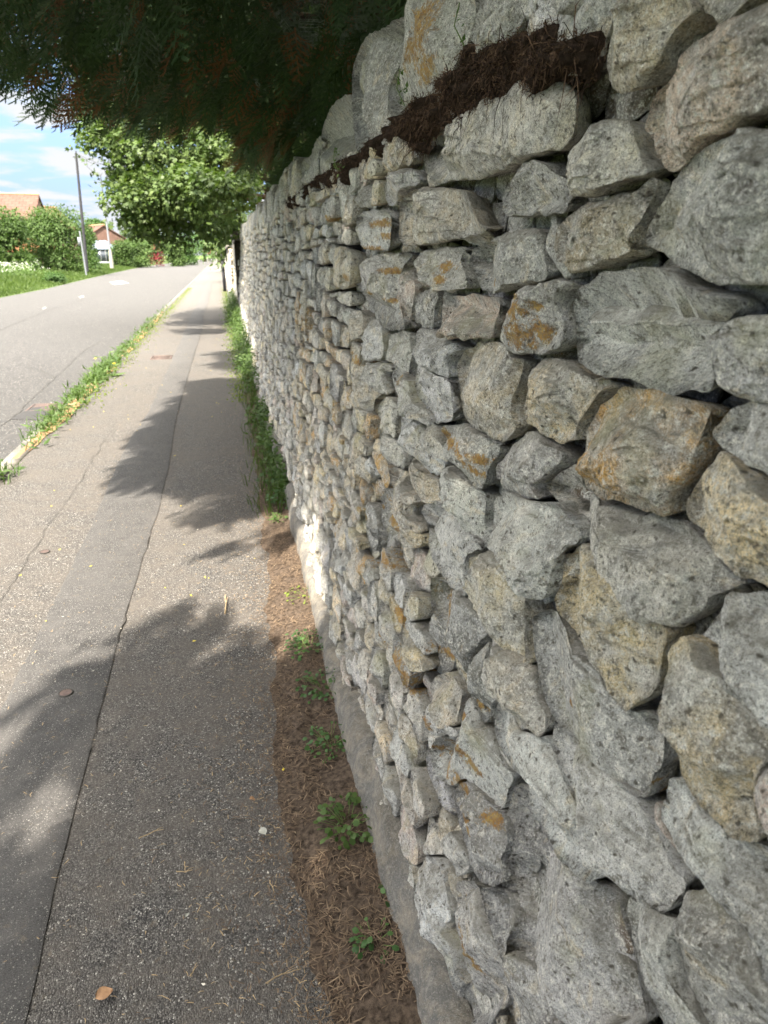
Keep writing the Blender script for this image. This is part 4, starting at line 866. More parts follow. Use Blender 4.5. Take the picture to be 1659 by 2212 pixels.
# ------------------------------------------------------------------ posts
M_pole = plain('creosoted_pole', (.035, .035, .04), .8, .3, 4)
M_steel = plain('galvanised_steel', (.24, .255, .28), .5, .15, 6, .4, .3)
M_conc = plain('pale_concrete', (.28, .265, .235), .9, .15, 4)
b = gpt(183, 578, .3); b = at(186, 569, 62); topp = at(164, 331, 62)
r = empty('utility_pole', tuple(b), 'tall thin dark utility pole between the bushes with wires to the right', 'pole')
mb = MB(); mb.tube([b-[0, 0, .6], topp], [.125, .08], 12); mb.build('pole', M_pole, r, True)
mb = MB(); mb.tube([topp-[.25, 0, .25], topp+[.25, 0, -.25]], [.03, .03], 6); mb.tube([topp-[0, 0, .12], topp+[.02, 0, .16]], [.05, .04], 8); mb.build('bracket', M_pole, r)
for k, (ex, ey, es) in enumerate([(245, 345, 60), (262, 412, 75), (300, 350, 58)]):
    e = at(ex, ey, es); t = np.linspace(0, 1, 14)[:, None]; P = topp+(e-topp)*t; P[:, 2] -= .5*np.sin(t[:, 0]*math.pi); mb = MB(); mb.tube(P, .012, 5); mb.build('wire', M_pole, r)
b = at(185, 583, 50); t_ = at(172, 499, 50); r = empty('signpost', tuple(b), 'short grey metal signpost seen edge on, leaning beside the dark utility pole', 'sign')
mb = MB(); mb.tube([b-[0, 0, .3], t_], [.045, .045], 10); mb.build('post', M_steel, r, True)
c_ = at(174, 520, 50); mb = MB(); mb.box((c_[0]-.16, c_[1]-.03, c_[2]-.28), (c_[0]+.0, c_[1]+.25, c_[2]+.2)); mb.build('sign_plate', M_steel, r)
b = at(241, 570, 80); t_ = at(217, 378, 80); m_ = at(230, 480, 80); r = empty('lamp_post', tuple(b), 'pale concrete lamp post in front of the pink gabled house', 'lamp post')
mb = MB(); mb.tube([b-[0, 0, .4], b+(m_-b)*.3, b+(m_-b)*.34], [.19, .15, .10], 12); mb.build('base_column', M_conc, r, True)
mb = MB(); mb.tube([b+(m_-b)*.34, m_, t_, t_+[.4, -.2, .3], t_+[1.1, -.5, .36]], [.10, .08, .05, .04, .035], 10); mb.build('column', M_steel, r, True)
mb = MB(); q = t_+np.array([1.1, -.5, .33]); mb.box(tuple(q-[.05, .12, .05]), tuple(q+[.6, .12, .05])); mb.build('lamp_head', M_steel, r)
for k, (px, s, h, wd, lb) in enumerate([(468, 120, 2.2, .22, 'pale slim post standing at the far end of the path'), (449, 160, 2.0, .14, 'white far post left of the path end')]):
    b = at(px, 559, s); b[2] = 0; r = empty('marker_post', tuple(b), lb, 'post'); mb = MB(); mb.tube([b, b+[0, 0, h*.93]], [wd*.5, wd*.5], 10); mb.build('post', M_conc, r, True); mb = MB(); mb.tube([b+[0, 0, h*.93], b+[0, 0, h*.97], b+[0, 0, h]], [wd*.6, wd*.6, wd*.2], 10); mb.build('cap', M_conc, r, True)
# ------------------------------------------------------------------ houses across the road
def tile_mat(name, col, sc_):
    m, n, b = newmat(name, .85, .2); P = N(n, 'ShaderNodeTexCoord').outputs['UV']
    br = N(n, 'ShaderNodeTexBrick', i_Scale=sc_, offset=.5); L(n, P, br.inputs['Vector']); br.inputs['Mortar Size'].default_value = .03; br.inputs['Brick Width'].default_value = .7; br.inputs['Row Height'].default_value = .55
    br.inputs['Color1'].default_value = (*col, 1); br.inputs['Color2'].default_value = (*[x*.8 for x in col], 1); br.inputs['Mortar'].default_value = (*[x*.42 for x in col], 1)
    c = mix(n, mr(n, noi(n, pos(n), 1.2, 4), .4, .7, 0, .5), br.outputs['Color'], tuple(x*1.25 for x in col)); L(n, c, b.inputs['Base Color']); bump(n, b, [(br.outputs['Fac'], .5, -.02)]); return m
M_tile = tile_mat('roof_tiles', (.125, .068, .052), 1.0); M_tile2 = tile_mat('orange_tiles', (.20, .085, .04), 1.0); M_brick = tile_mat('pink_brick', (.19, .115, .092), 2.2); M_bdark = tile_mat('dark_brick', (.10, .065, .055), 2.2)
M_glass = plain('window_glass', (.05, .06, .075), .15, .1, 1, .6); M_frame = plain('white_frame', (.20, .21, .22), .6, .1); M_glassb = plain('conservatory_glass', (.12, .16, .21), .2, .1, 1, .6); M_ridge = plain('ridge_tile', (.40, .22, .13), .9, .2)
def uvquad(mbq, q, name, mat, root, thick=0):
    """quad list with metric UVs"""
    me = bpy.data.meshes.new(name); V = []; F = []; UV = []
    for a, b, c, d in q:
        n = len(V); V += [a, b, c, d]; F.append((n, n+1, n+2, n+3)); a, b, c, d = map(np.array, (a, b, c, d)); u = (b-a); lu = np.linalg.norm(u); u = u/max(lu, 1e-6); v = (d-a)-np.dot(d-a, u)*u; v = v/max(np.linalg.norm(v), 1e-6)
        for p in (a, b, c, d): UV.append((np.dot(p-a, u), np.dot(p-a, v)))
    V = [tuple(np.array(p)-np.array(root.location)) for p in V]
    me.from_pydata(V, [], F); uvl = me.uv_layers.new(name='UVMap'); uvl.data.foreach_set('uv', np.array(UV, np.float32).ravel()); me.materials.append(mat); me.validate()
    o = bpy.data.objects.new(name, me); C.objects.link(o); o.parent = root; return o
def house(name, label, c, w_, dpt, ze, zr, rot, wall_m, roof_m, wins, chim=None, cat='house'):
    """ridge along local x; local front is -y; rot in degrees"""
    r = empty(name, (c[0], c[1], -.1), label, cat); a = R(rot); ca, sa = math.cos(a), math.sin(a)
    def T_(x, y, z): return (c[0]+x*ca-y*sa, c[1]+x*sa+y*ca, z)
    h = w_/2; k = dpt/2; o_ = .35; zo = ze-.12; th = .14
    q = [(T_(-h, -k, -.2), T_(h, -k, -.2), T_(h, -k, ze), T_(-h, -k, ze)), (T_(h, -k, -.2), T_(h, k, -.2), T_(h, k, ze), T_(h, -k, ze)), (T_(h, k, -.2), T_(-h, k, -.2), T_(-h, k, ze), T_(h, k, ze)), (T_(-h, k, -.2), T_(-h, -k, -.2), T_(-h, -k, ze), T_(-h, k, ze)),
         (T_(h, -k, ze), T_(h, k, ze), T_(h, .01, zr-.1), T_(h, -.01, zr-.1)), (T_(-h, k, ze), T_(-h, -k, ze), T_(-h, -.01, zr-.1), T_(-h, .01, zr-.1))]
    uvquad(None, q, 'wall', wall_m, r)
    g = h+.18; e = k+o_; zz_ = ze-(zr-ze)*o_/k
    q = [(T_(-g, -e, zz_), T_(g, -e, zz_), T_(g, 0, zr), T_(-g, 0, zr)), (T_(g, e, zz_), T_(-g, e, zz_), T_(-g, 0, zr), T_(g, 0, zr)),
         (T_(-g, 0, zr-th), T_(g, 0, zr-th), T_(g, -e, zz_-th), T_(-g, -e, zz_-th)), (T_(g, 0, zr-th), T_(-g, 0, zr-th), T_(-g, e, zz_-th), T_(g, e, zz_-th)),
         (T_(g, -e, zz_-th), T_(g, 0, zr-th), T_(g, 0, zr), T_(g, -e, zz_)), (T_(g, 0, zr-th), T_(g, e, zz_-th), T_(g, e, zz_), T_(g, 0, zr)), (T_(-g, -e, zz_-th), T_(g, -e, zz_-th), T_(g, -e, zz_), T_(-g, -e, zz_))]
    rf = uvquad(None, q, 'roof', roof_m, r)
    mb = MB(); mb.tube([T_(-g, 0, zr+.03), T_(g, 0, zr+.03)], [.12, .12], 8); mb.build('ridge', M_ridge, r, True)
    for x, z, ww, hh, face in wins:
        mb = MB(); fr = []; y = -k-.03 if face == 'f' else None
        def bx(x0, z0, x1, z1, d0, d1, M_):
            if face == 'f': pts = [(x0, -k-d1), (x1, -k-d1), (x1, -k-d0), (x0, -k-d0)]
            else: pts = [(h+d0, x0), (h+d1, x0), (h+d1, x1), (h+d0, x1)]
            V = [T_(px, py, zz) for zz in (z0, z1) for px, py in pts]; M_.add(V, [(3, 2, 1, 0), (4, 5, 6, 7), (0, 1, 5, 4), (1, 2, 6, 5), (2, 3, 7, 6), (3, 0, 4, 7)])
        t = .07
        bx(x, z, x+ww, z+t, .003, .07, mb); bx(x, z+hh-t, x+ww, z+hh, .003, .07, mb); bx(x, z+t, x+t, z+hh-t, .003, .07, mb); bx(x+ww-t, z+t, x+ww, z+hh-t, .003, .07, mb); bx(x+ww/2-.03, z+t, x+ww/2+.03, z+hh-t, .003, .07, mb)
        f_ = mb.build('window', M_frame, r); m2 = MB(); bx(x+t, z+t, x+ww-t, z+hh-t, .003, .03, m2); p_g = m2.build('pane', M_glass, r); p_g.parent = f_ 
    if chim is not None:
        x = chim; mb = MB(); V = [T_(x+a_, b_, z) for z in (zr-.8, zr+.9) for a_, b_ in ((-.3, -.3), (.3, -.3), (.3, .3), (-.3, .3))]; mb.add(V, [(3, 2, 1, 0), (4, 5, 6, 7), (0, 1, 5, 4), (1, 2, 6, 5), (2, 3, 7, 6), (3, 0, 4, 7)]); mb.build('chimney', M_brick, r)
    return r, T_
rr_ = at(81, 420, 90); c1_ = (rr_[0]-7.3, 90)
house('brick_house', 'big house with a broad pink tiled roof rising behind the left bushes', c1_, 14.4, 9, 5.2, rr_[2], 3, M_brick, M_tile, [(-5, 3, 1.6, 1.1, 'f'), (-1, 3, 1.6, 1.1, 'f'), (3, 3, 1.6, 1.1, 'f'), (-5, .6, 1.8, 1.3, 'f'), (3, .6, 1.8, 1.3, 'f'), (-.7, 3.2, 1.2, 1.0, 'e')])
p = at(105, 447, 108); house('brick_house', 'far house with a yellowish roof peeping between the big roof and the pole', (p[0]-.3, 109), 3.0, 6, 5, p[2], 60, M_brick, tile_mat('buff_tiles', (.18, .13, .07), 1.), [(-1, 3, 1, 1, 'f')])
p = at(236, 486, 118); house('brick_house', 'pink brick house with its gable towards the road behind the lamp post', (p[0]-2.6, 121.5), 7.5, 5.6, 4.0, p[2], -62, M_brick, M_tile, [(-2.6, 1.9, 1.3, 1.4, 'f'), (.3, 1.9, 1.3, 1.4, 'f'), (-.6, 2.0, 1.1, 1.1, 'e')])
p = at(64, 541, 74); house('outbuilding', 'low dark outbuilding with an orange tiled roof beside the round bush', (p[0], 76.), 3.6, 3.6, p[2]+.1, at(64, 518, 76)[2], 4, M_bdark, M_tile2, [(-1.3, .5, .12, 1.1, 'f'), (.2, .5, .12, 1.1, 'f')], cat='outbuilding')
# conservatory
p = at(220, 556, 105); cx_ = p[0]; r = empty('conservatory', (cx_, 106, 0), 'white framed glass conservatory with a pale blue roof before the pink house', 'conservatory'); mb = MB()
for k in range(7): mb.box((cx_-1.8+k*.6-.03, 104.4, .3), (cx_-1.8+k*.6+.03, 104.46, 2.1))
mb.box((cx_-1.9, 104.38, 2.1), (cx_+1.9, 104.5, 2.22)); mb.box((cx_-1.9, 104.38, -.1), (cx_+1.9, 104.5, .7)); mb.build('frame', M_frame, r)
mb = MB(); mb.box((cx_-1.8, 104.47, .7), (cx_+1.8, 104.49, 2.1)); mb.build('pane', M_glass, r)
mb = MB(); mb.add([(cx_-2, 104.3, 2.2), (cx_+2, 104.3, 2.2), (cx_+.6, 106, 3.3), (cx_-.8, 106, 3.3), (cx_+2, 107.5, 2.2), (cx_-2, 107.5, 2.2)], [(0, 1, 2, 3), (1, 4, 2, 2), (4, 5, 3, 2), (5, 0, 3, 3)]) if False else mb.add([(cx_-2, 104.3, 2.22), (cx_+2, 104.3, 2.22), (cx_+.6, 106, 3.3), (cx_-.8, 106, 3.3)], [(0, 1, 2, 3)])
mb.add([(cx_+2, 104.3, 2.22), (cx_+2, 107.5, 2.22), (cx_+.6, 106, 3.3), (cx_+.6, 106, 3.3)], [(0, 1, 2, 2)][:0] or np.array([(0, 1, 2)])); mb.add([(cx_-2, 107.5, 2.22), (cx_-2, 104.3, 2.22), (cx_-.8, 106, 3.3)], np.array([(0, 1, 2)])); mb.build('roof', M_glassb, r)
# ------------------------------------------------------------------ further walls beyond the dry stone wall
M_far = None
def farwall(name, label, s0, s1, x0, th, h, step, tones, seed):
    r = empty(name, (x0, s0, 0), label, 'wall'); rs_ = np.random.RandomState(seed); Vs, F4s, F3s, tn = [], [], [], []; n0 = 0
    for P, near, A in rubble(s0, s1, 0.0, h, [], rs_, (.09, .16), (.16, .34)):
        V, F4, F3, c, sz = stone(P, 14, 4, 0, .012, .006, .05, int(s0*100+n0) % 9999, rugged=.8, facets=2); s, z, w_ = V.T
        Vs.append(np.c_[x0+BAT*.4*z-w_, s, z]); F4s.append(F4[:, ::-1]+n0); F3s.append(F3[:, ::-1]+n0); tn.append(np.tile(lerp_tone(tones[rs_.randint(len(tones))], rs_), (len(V), 1))); n0 += len(V)
    # the end that faces back along the path, stones toned paler for sunlight
    for P, near, A in rubble(x0+.02, x0+th, 0.0, h, [], rs_, (.09, .16), (.14, .22)):
        P = np.c_[np.clip(P[:, 0], x0+.01, x0+th), P[:, 1]]
        V, F4, F3, c, sz = stone(P, 14, 4, 0, .012, .006, .05, int(s0*77+n0) % 9999, rugged=.8, facets=2); s, z, w_ = V.T
        Vs.append(np.c_[s, s0-w_, z]); F4s.append(F4+n0); F3s.append(F3+n0); tn.append(np.tile(lerp_tone('y', rs_)*1.1, (len(V), 1))); n0 += len(V)
    o = part('facing_stones', np.concatenate(Vs), [np.concatenate(F4s), np.concatenate(F3s)], M_stone, r, attrs={'tone': np.concatenate(tn), 'lichen': np.zeros(n0)}); o['kind'] = 'stuff'
    mb = MB(); mb.box((x0+.03, s0+.02, 0), (x0+th, s1, h-.01)); mb.build('wall_core', M_mort, r)
    mb = MB(); s = s0-.03
    while s < s1: l_ = rs_.uniform(.35, .6); mb.box((x0-.03, s+.01, h+.003), (x0+th+.03, s+l_, h+.07+rs_.uniform(0, .02))); s += l_
    mb.build('capping', M_mort, r)
farwall('garden_wall', 'pale garden wall continuing beyond the end of the dry stone wall', 18.1, 24, X0+.04, .34, 1.98, 0, 'kyl', 51)
farwall('garden_wall', 'browner garden wall stepping out towards the path past the pale one', 24.1, 36, X0-.06, .36, 1.75, 0, 'tpk', 52)
farwall('garden_wall', 'farthest pale garden wall running on beside the path', 36.1, 70, X0-.02, .36, 1.6, 0, 'kg', 53)
b = (X0-.22, 34, 0); r = empty('fence_post', b, 'dark timber post standing against the far garden wall', 'post'); mb = MB(); mb.box((b[0]-.07, 33.9, -.1), (b[0]+.07, 34.04, 1.75)); mb.build('post', M_pole, r); mb = MB(); mb.box((b[0]-.09, 33.88, 1.753), (b[0]+.09, 34.06, 1.80)); mb.build('cap', M_pole, r)
# ------------------------------------------------------------------ bed of fallen needles at the foot of the wall
sb = np.arange(.2, 20, .03); EL = np.interp(sb, [1.0, 1.3, 1.6, 2., 2.4, 3, 4, 6, 9, 20], [.115, .10, .08, .072, .09, .10, .13, .17, .2, .22])+wob(sb, .03, 3.1, 31)+wob(sb, .018, 11, 32)+wob(sb, .008, 30, 33)
rows = []
for s, e in zip(sb, EL):
    u = np.linspace(0, 1, 12); x = e+(X0+.03-e)*u; z = .005+.022*np.clip(u*3, 0, 1)**1.0*(u > 0)+.012*noise3(np.c_[x*30, np.full(12, s*30), np.zeros(12)], 33)*np.clip(u*4, 0, 1)+.03*u*u
    rows.append(np.c_[x, np.full(12, s), z])
ribbon('soil', rows, M_bed)
def debris(name, n, xs, ssf, lrange, wd, mat, label, zf, cat='litter', curved=True):
    x, s = xs(n), ssf(n); 
    if callable(zf): z = zf(x, s)
    else: z = np.full(n, zf)
    a = rng.uniform(0, 6.28, n); l = rng.uniform(*lrange, n); d = np.c_[np.cos(a), np.sin(a), rng.normal(0, .12, n)]*l[:, None]; q = np.c_[-np.sin(a), np.cos(a), 0*a]*wd*rng.uniform(.6, 1.4, n)[:, None]
    P = np.c_[x, s, z+rng.uniform(.001, .006, n)]; k = q*rng.normal(0, 1.5, n)[:, None]; mid = P+d*.5+k+[0, 0, .002]
    V = np.stack([P-q, P+q, mid+q, mid-q, P+d], 1).reshape(-1, 3); V[:, 2] = np.maximum(V[:, 2], .0135 if not callable(zf) else .008); i = np.arange(n)[:, None]*5
    o = mesh_np(name, V, [i+[[0, 1, 2, 3]], i+[[3, 2, 4]]], mat, smooth=False); return tag(o, label, cat, kind='stuff')
def elx(s): return np.interp(s, sb, EL)
snear = lambda n: .45+rng.random(n)**1.7*9
_s = [None]
def ssel(n): return _s[0]
def xbed(n): _s[0] = snear(n); e = elx(_s[0]); return e+(X0+.02-e)*rng.random(n)**.8
def zbed(x, s): e = elx(s); u = np.clip((x-e)/(X0+.03-e), 0, 1); return .008+.022*np.clip(u*3, 0, 1)+.03*u*u
def xclump(n): x = xbed(n*2); s = _s[0]; k = noise3(np.c_[x*14, s*9, 0*s], 51)+.5*noise3(np.c_[x*40, s*30, 0*s], 52)+rng.normal(0, .15, len(s)) > -.05; k = np.flatnonzero(k)[:n]; k = np.resize(k, n); _s[0] = s[k]+rng.normal(0, .004, n); return x[k]
debris('needle_litter', 13000, xclump, ssel, (.008, .04), .0011, M_needle, 'brown fallen conifer needles and twiglets along the foot of the wall', zbed)
def xpath(n): _s[0] = .6+rng.random(n)**1.5*12; return np.where(rng.random(n) < .55, elx(_s[0])-np.abs(rng.normal(0, .16, n)), rng.uniform(-1.1, .1, n))
def xedge(n): _s[0] = snear(n); return elx(_s[0])+.03-np.abs(rng.exponential(.075, n))
debris('edge_needles', 6000, xedge, ssel, (.006, .03), .001, M_needle, 'brown needles thinning out from the bed over the edge of the path', .0135)
debris('path_litter', 2600, xpath, ssel, (.005, .024), .0009, M_twig, 'scattered pale needles and bits on the path', .013)
def xpath2(n): _s[0] = .9+rng.random(n)**1.3*14; return rng.uniform(-1.5, .1, n)
def petals(name, n, xs, mat, label, sz):
    x = xs(n); s = _s[0]; V, F = place(ov, of_, np.c_[x, s, np.full(n, .0165)], np.c_[rng.normal(size=(n, 2)), rng.normal(0, .1, n)], np.tile([0, 0, 1.], (n, 1))+rng.normal(0, .2, (n, 3)), rng.uniform(*sz, n)); V[:, 2] = np.maximum(V[:, 2], .0135)
    return tag(mesh_np(name, V, F, mat, smooth=False), label, 'litter', kind='stuff')
petals('fallen_petals', 60, xpath2, M_yellow, 'small fallen yellow petals scattered over the path', (.010, .02))
petals('fallen_petals', 70, xpath2, plain('pale_bit', (.55, .52, .45), .8, .2), 'small pale seed scales scattered over the path', (.006, .014))
petals('fallen_petals', 1100, xbed, plain('pale_bit', (.34, .27, .18), .8, .6, 60), 'pale scales lying in the brown needles', (.005, .013))
# named bits lying on the path
def dleaf(px, py, sz, mat, label):
    g = gpt(px, py, .013); r = empty('fallen_leaf', tuple(g), label, 'leaf', None); n = 1; a = rng.uniform(0, 6.28); t = np.linspace(0, 1, 7); V = []; 
    for u in t:
        w_ = sz*.5*math.sin(math.pi*min(1, u*.92+.06)); 
        for v in (-1, 0, 1): V.append((u*sz-sz/2, v*w_, .004+.004*abs(v)+.003*math.sin(u*5+v)))
    V = np.array(V); ca, sa = math.cos(a), math.sin(a); W = np.c_[g[0]+V[:, 0]*ca-V[:, 1]*sa, g[1]+V[:, 0]*sa+V[:, 1]*ca, g[2]+V[:, 2]]
    F = [(i*3+j, i*3+j+1, i*3+j+4, i*3+j+3) for i in range(6) for j in (0, 1)]; part('blade', W, F, mat, r); mb = MB(); mb.tube([W[1], (W[1]+W[4])/2-[(W[4]-W[1])[0]*1.2, (W[4]-W[1])[1]*1.2, .001]], [.0012, .0008], 5); mb.build('stalk', M_twig, r)
M_brl = plain('brown_leaf', (.34, .20, .11), .7, .3, 60); M_grl = plain('grey_leaf', (.42, .42, .38), .8, .2, 60)
dleaf(226, 2150, .036, M_brl, 'curled brown fallen leaf near the bottom left of the path')
dleaf(568, 1800, .026, M_grl, 'pale grey round flake on the dark path near the weeds')
dleaf(405, 1980, .012, M_grl, 'tiny grey flake mid path')
dleaf(545, 1729, .016, M_brl, 'small tan seed lying on the path left of the needle bed')
def twig(px, label, rad=.0017):
    P = np.array([gpt(*q, .016) for q in px]); t = np.linspace(0, 1, 16); tt = np.linspace(0, 1, len(P)); Q = np.c_[[np.interp(t, tt, P[:, k]) for k in range(3)]].T; Q[:, 0] += .002*noise3(Q*120, 3); Q[:, 2] += .003*np.abs(noise3(Q*60, 9))
    r = empty('fallen_twig', tuple(P[0]), label, 'twig', None); mb = MB(); mb.tube(Q, np.linspace(rad, rad*.5, 16), 6); mb.build('stem', M_twig, r, True); k = 8; mb = MB(); mb.tube([Q[k], Q[k]+(Q[k+2]-Q[k])*.6+[.004, .003, .003], Q[k]+(Q[k+3]-Q[k])*1.2+[.010, .006, .003]], [rad*.6, rad*.5, rad*.3], 5); mb.build('side_shoot', M_twig, r, True)
twig([(300, 1812), (335, 1795), (352, 1792)], 'thin curved straw twig on the path centre')
twig([(380, 1884), (400, 1884), (416, 1880)], 'straw twig crossed by another on the path')
twig([(398, 1862), (402, 1885)], 'short straw twig crossing the other on the path')
twig([(575, 2124), (610, 2105), (648, 2094)], 'long thin straw twig near the bottom of the path')
twig([(486, 1326), (488, 1305), (486, 1285)], 'dark wriggly twig standing out in the sunlit path', .004)
twig([(582, 1902), (592, 1930)], 'thin pale twig pointing down the path')
twig([(410, 2110), (422, 2090)], 'short pale twig near the bottom left')
twig([(722, 1655), (735, 1635)], 'pale grey stick lying on the brown needles', .003)
# ------------------------------------------------------------------ weeds
rv, rf_ = np.array([(0, 0, 0), (.25, -.34, .02), (.7, -.38, 0), (1, 0, -.08), (.7, .38, 0), (.25, .34, .02), (.5, 0, .06)]), np.array([(0, 1, 6), (1, 2, 6), (2, 3, 6), (3, 4, 6), (4, 5, 6), (5, 0, 6)])
def weed(px, py, rad, h, nl, lsz, mat, label, tpl=None):
    g = gpt(px, py, .03); tpl = tpl or (rv, rf_); r = empty('weed_plant', tuple(g), label, 'weed'); d = rng.normal(size=(nl, 2)); d /= np.linalg.norm(d, axis=1)[:, None]; rr = rad*np.sqrt(rng.random(nl)); top = np.c_[g[0]+d[:, 0]*rr, g[1]+d[:, 1]*rr, g[2]+h*rng.uniform(.25, 1, nl)*(1-.5*rr/rad)]
    V, F = place(*tpl, top, np.c_[d, rng.normal(-.1, .2, nl)], np.tile([0, 0, 1.], (nl, 1))+rng.normal(0, .35, (nl, 3)), rng.uniform(.6, 1.25, nl)*lsz); part('leaves', V, F, mat, r, smooth=False)
    mb = MB(); b0 = np.array(g)-[0, 0, .02]
    for q in top[::max(1, nl//26)]: mb.tube([b0+(q-b0)*[.15, .15, 0], (b0+q)/2+[0, 0, .01], q], [.0012, .001, .0008], 5)
    mb.build('stems', M_stem, r, True)
for a in [(752, 1790, .085, .09, 95, .020, M_weed, 'leafy pale green weed at the wall foot, nearest big clump by the cream plinth'), (808, 2040, .05, .05, 24, .018, M_weedd, 'small round leaved weed in the needles nearest the bottom of the photo'),
          (715, 1610, .09, .07, 90, .016, M_weedd, 'low dark weed clump in the needles halfway along the near wall foot'), (700, 1490, .10, .08, 100, .017, M_weedd, 'scrubby weed clump close under the rendered wall foot'), (668, 1400, .10, .08, 100, .018, M_weedd, 'dark weed clump at the edge of the first sunlit patch'),
          (622, 1090, .13, .16, 120, .028, M_weedd, 'dark leafy weed in shade past the sunlit patch'), (600, 1124, .07, .05, 40, .02, M_weed, 'small lime weed at the edge of the sunlit needles'), (660, 1290, .10, .05, 80, .014, M_lime, 'thin sunlit straw coloured weed against the wall foot'), (597, 1045, .12, .14, 80, .026, M_weedd, 'second dark weed farther up the wall foot'),
          (835, 1950, .03, .06, 8, .018, M_weedd, 'sprig of grey green leaves against the wall foot')]: weed(*a)
# green growth thickening along the far wall foot
n = 18000; s = 4.3+rng.random(n)**.95*20; s = s[noise3(np.c_[s*1.9, 0*s, 0*s], 71)+.6*noise3(np.c_[s*5.3, 0*s, 0*s], 72) > -.25+.0*s]; n = len(s); x = X0+.02-np.abs(rng.normal(0, 1, n))*np.interp(s, [4.3, 7, 12, 20, 26], [.04, .075, .11, .14, .16]); z = rng.random(n)**1.4*np.interp(s, [4.3, 7, 10, 14, 26], [.05, .22, .40, .5, .6])*np.clip(1-(X0-x)*1.6, .2, 1)
V, F = place(ov, of_, np.c_[x, s, z+.02], rng.normal(size=(n, 3))*[1, 1, .5], unit(n)*.8+[-.3, 0, 1], rng.uniform(.025, .06, n)); keep = None
tag(mesh_np('wall_foot_weeds', V, F, M_weed, smooth=False), 'green nettles and creepers massed along the foot of the far wall', 'weeds', kind='stuff')
n = 2600; s = 4.2+rng.random(n)**1.1*16; x = X0-.02-np.abs(rng.normal(0, .09, n)); tufts('wall_foot_grass', np.c_[x, s, np.full(n, .01)], np.full(n, .13), M_grass, .003, .8, 'thin grass in the strip at the foot of the wall', 'grass')
n = 5200; s = 8+rng.random(n)**1.1*30; x = np.where(rng.random(n) < .5, X0-.15-np.abs(rng.normal(0, .10, n)), KX0+.1+np.abs(rng.normal(0, .12, n))); tufts('path_moss', np.c_[x, s, np.full(n, .004)], np.full(n, .02), M_lime, .008, .6, 'yellow green moss and tiny grass along the edges of the far path', 'moss')
# kerb weeds
def kden(n):
    s = np.concatenate([rng.normal(c_, w_, int(n*k)) for c_, w_, k in [(7.4, .45, .10), (8.6, .5, .12), (9.9, .5, .2), (11.3, .7, .2), (13, .7, .12), (16, 1.6, .12), (20, 3, .1), (5.45, .13, .03)]]); return s
s = kden(2800); s = s[noise3(np.c_[s*3.1, 0*s, 0*s], 81) > -.35]; x = KX0+.02+rng.normal(0, .06, len(s)); tufts('kerb_grass', np.c_[x, s, np.full(len(s), -.01)], np.full(len(s), .12), M_weed, .0045, .9, 'ragged bright grass and weeds growing along the kerb', 'grass')
s = kden(1500); x = KX0+.02+rng.normal(0, .07, len(s)); n = len(s); V, F = place(leaf_oval(.3)[0], of_, np.c_[x, s, rng.uniform(0, .06, n)], np.c_[rng.normal(size=(n, 2)), rng.uniform(0, .9, n)], unit(n)*.4+[0, 0, 1], rng.uniform(.04, .12, n)); tag(mesh_np('kerb_weeds', V, F, M_weed, smooth=False), 'broad leaved weeds massed along the kerb', 'weeds', kind='stuff')
sd_ = np.arange(6.0, 24, .05); ribbon('soil', [[(KX0+.0, s, .016), (KX0+.05+.07*max(0, 1+wob(np.array([s]), .9, 1.3, 61)[0]+wob(np.array([s]), .4, 6, 62)[0])*np.interp(s, [6, 7.5, 14, 24], [0.1, 1, .9, .1]), s, .0075)] for s in sd_], M_dirt)
def dandelion(px, py, label):
    g = gpt(px, py, 0); g[0] = max(g[0], KX0-.1); r = empty('dandelion', tuple(g), label, 'wildflower'); n = 12; a = np.linspace(0, 6.28, n); V, F = place(leaf_oval(.28)[0], of_, np.tile(g, (n, 1)), np.c_[np.cos(a), np.sin(a), np.full(n, .35)], np.tile([0, 0, 1.], (n, 1)), rng.uniform(.10, .18, n)); part('leaves', V, F, M_weed, r, smooth=False)
    mb = MB(); t = g+np.array([.01, 0, .16]); mb.tube([g, g+[0, 0, .08], t], .003, 6); mb.build('stem', M_stem, r, True); n = 36; a = rng.uniform(0, 6.28, n); V, F = place(ov*[1, .5, 1], of_, np.tile(t, (n, 1)), np.c_[np.cos(a), np.sin(a), rng.uniform(.1, 1.4, n)], np.tile([0, 0, 1.], (n, 1)), rng.uniform(.018, .028, n)); part('flower', V, F, M_yellow, r, smooth=False)
dandelion(206, 800, 'dandelion with one yellow flower in the kerb weeds, nearer the road'); dandelion(248, 812, 'dandelion with a yellow flower on the path side of the kerb weeds')
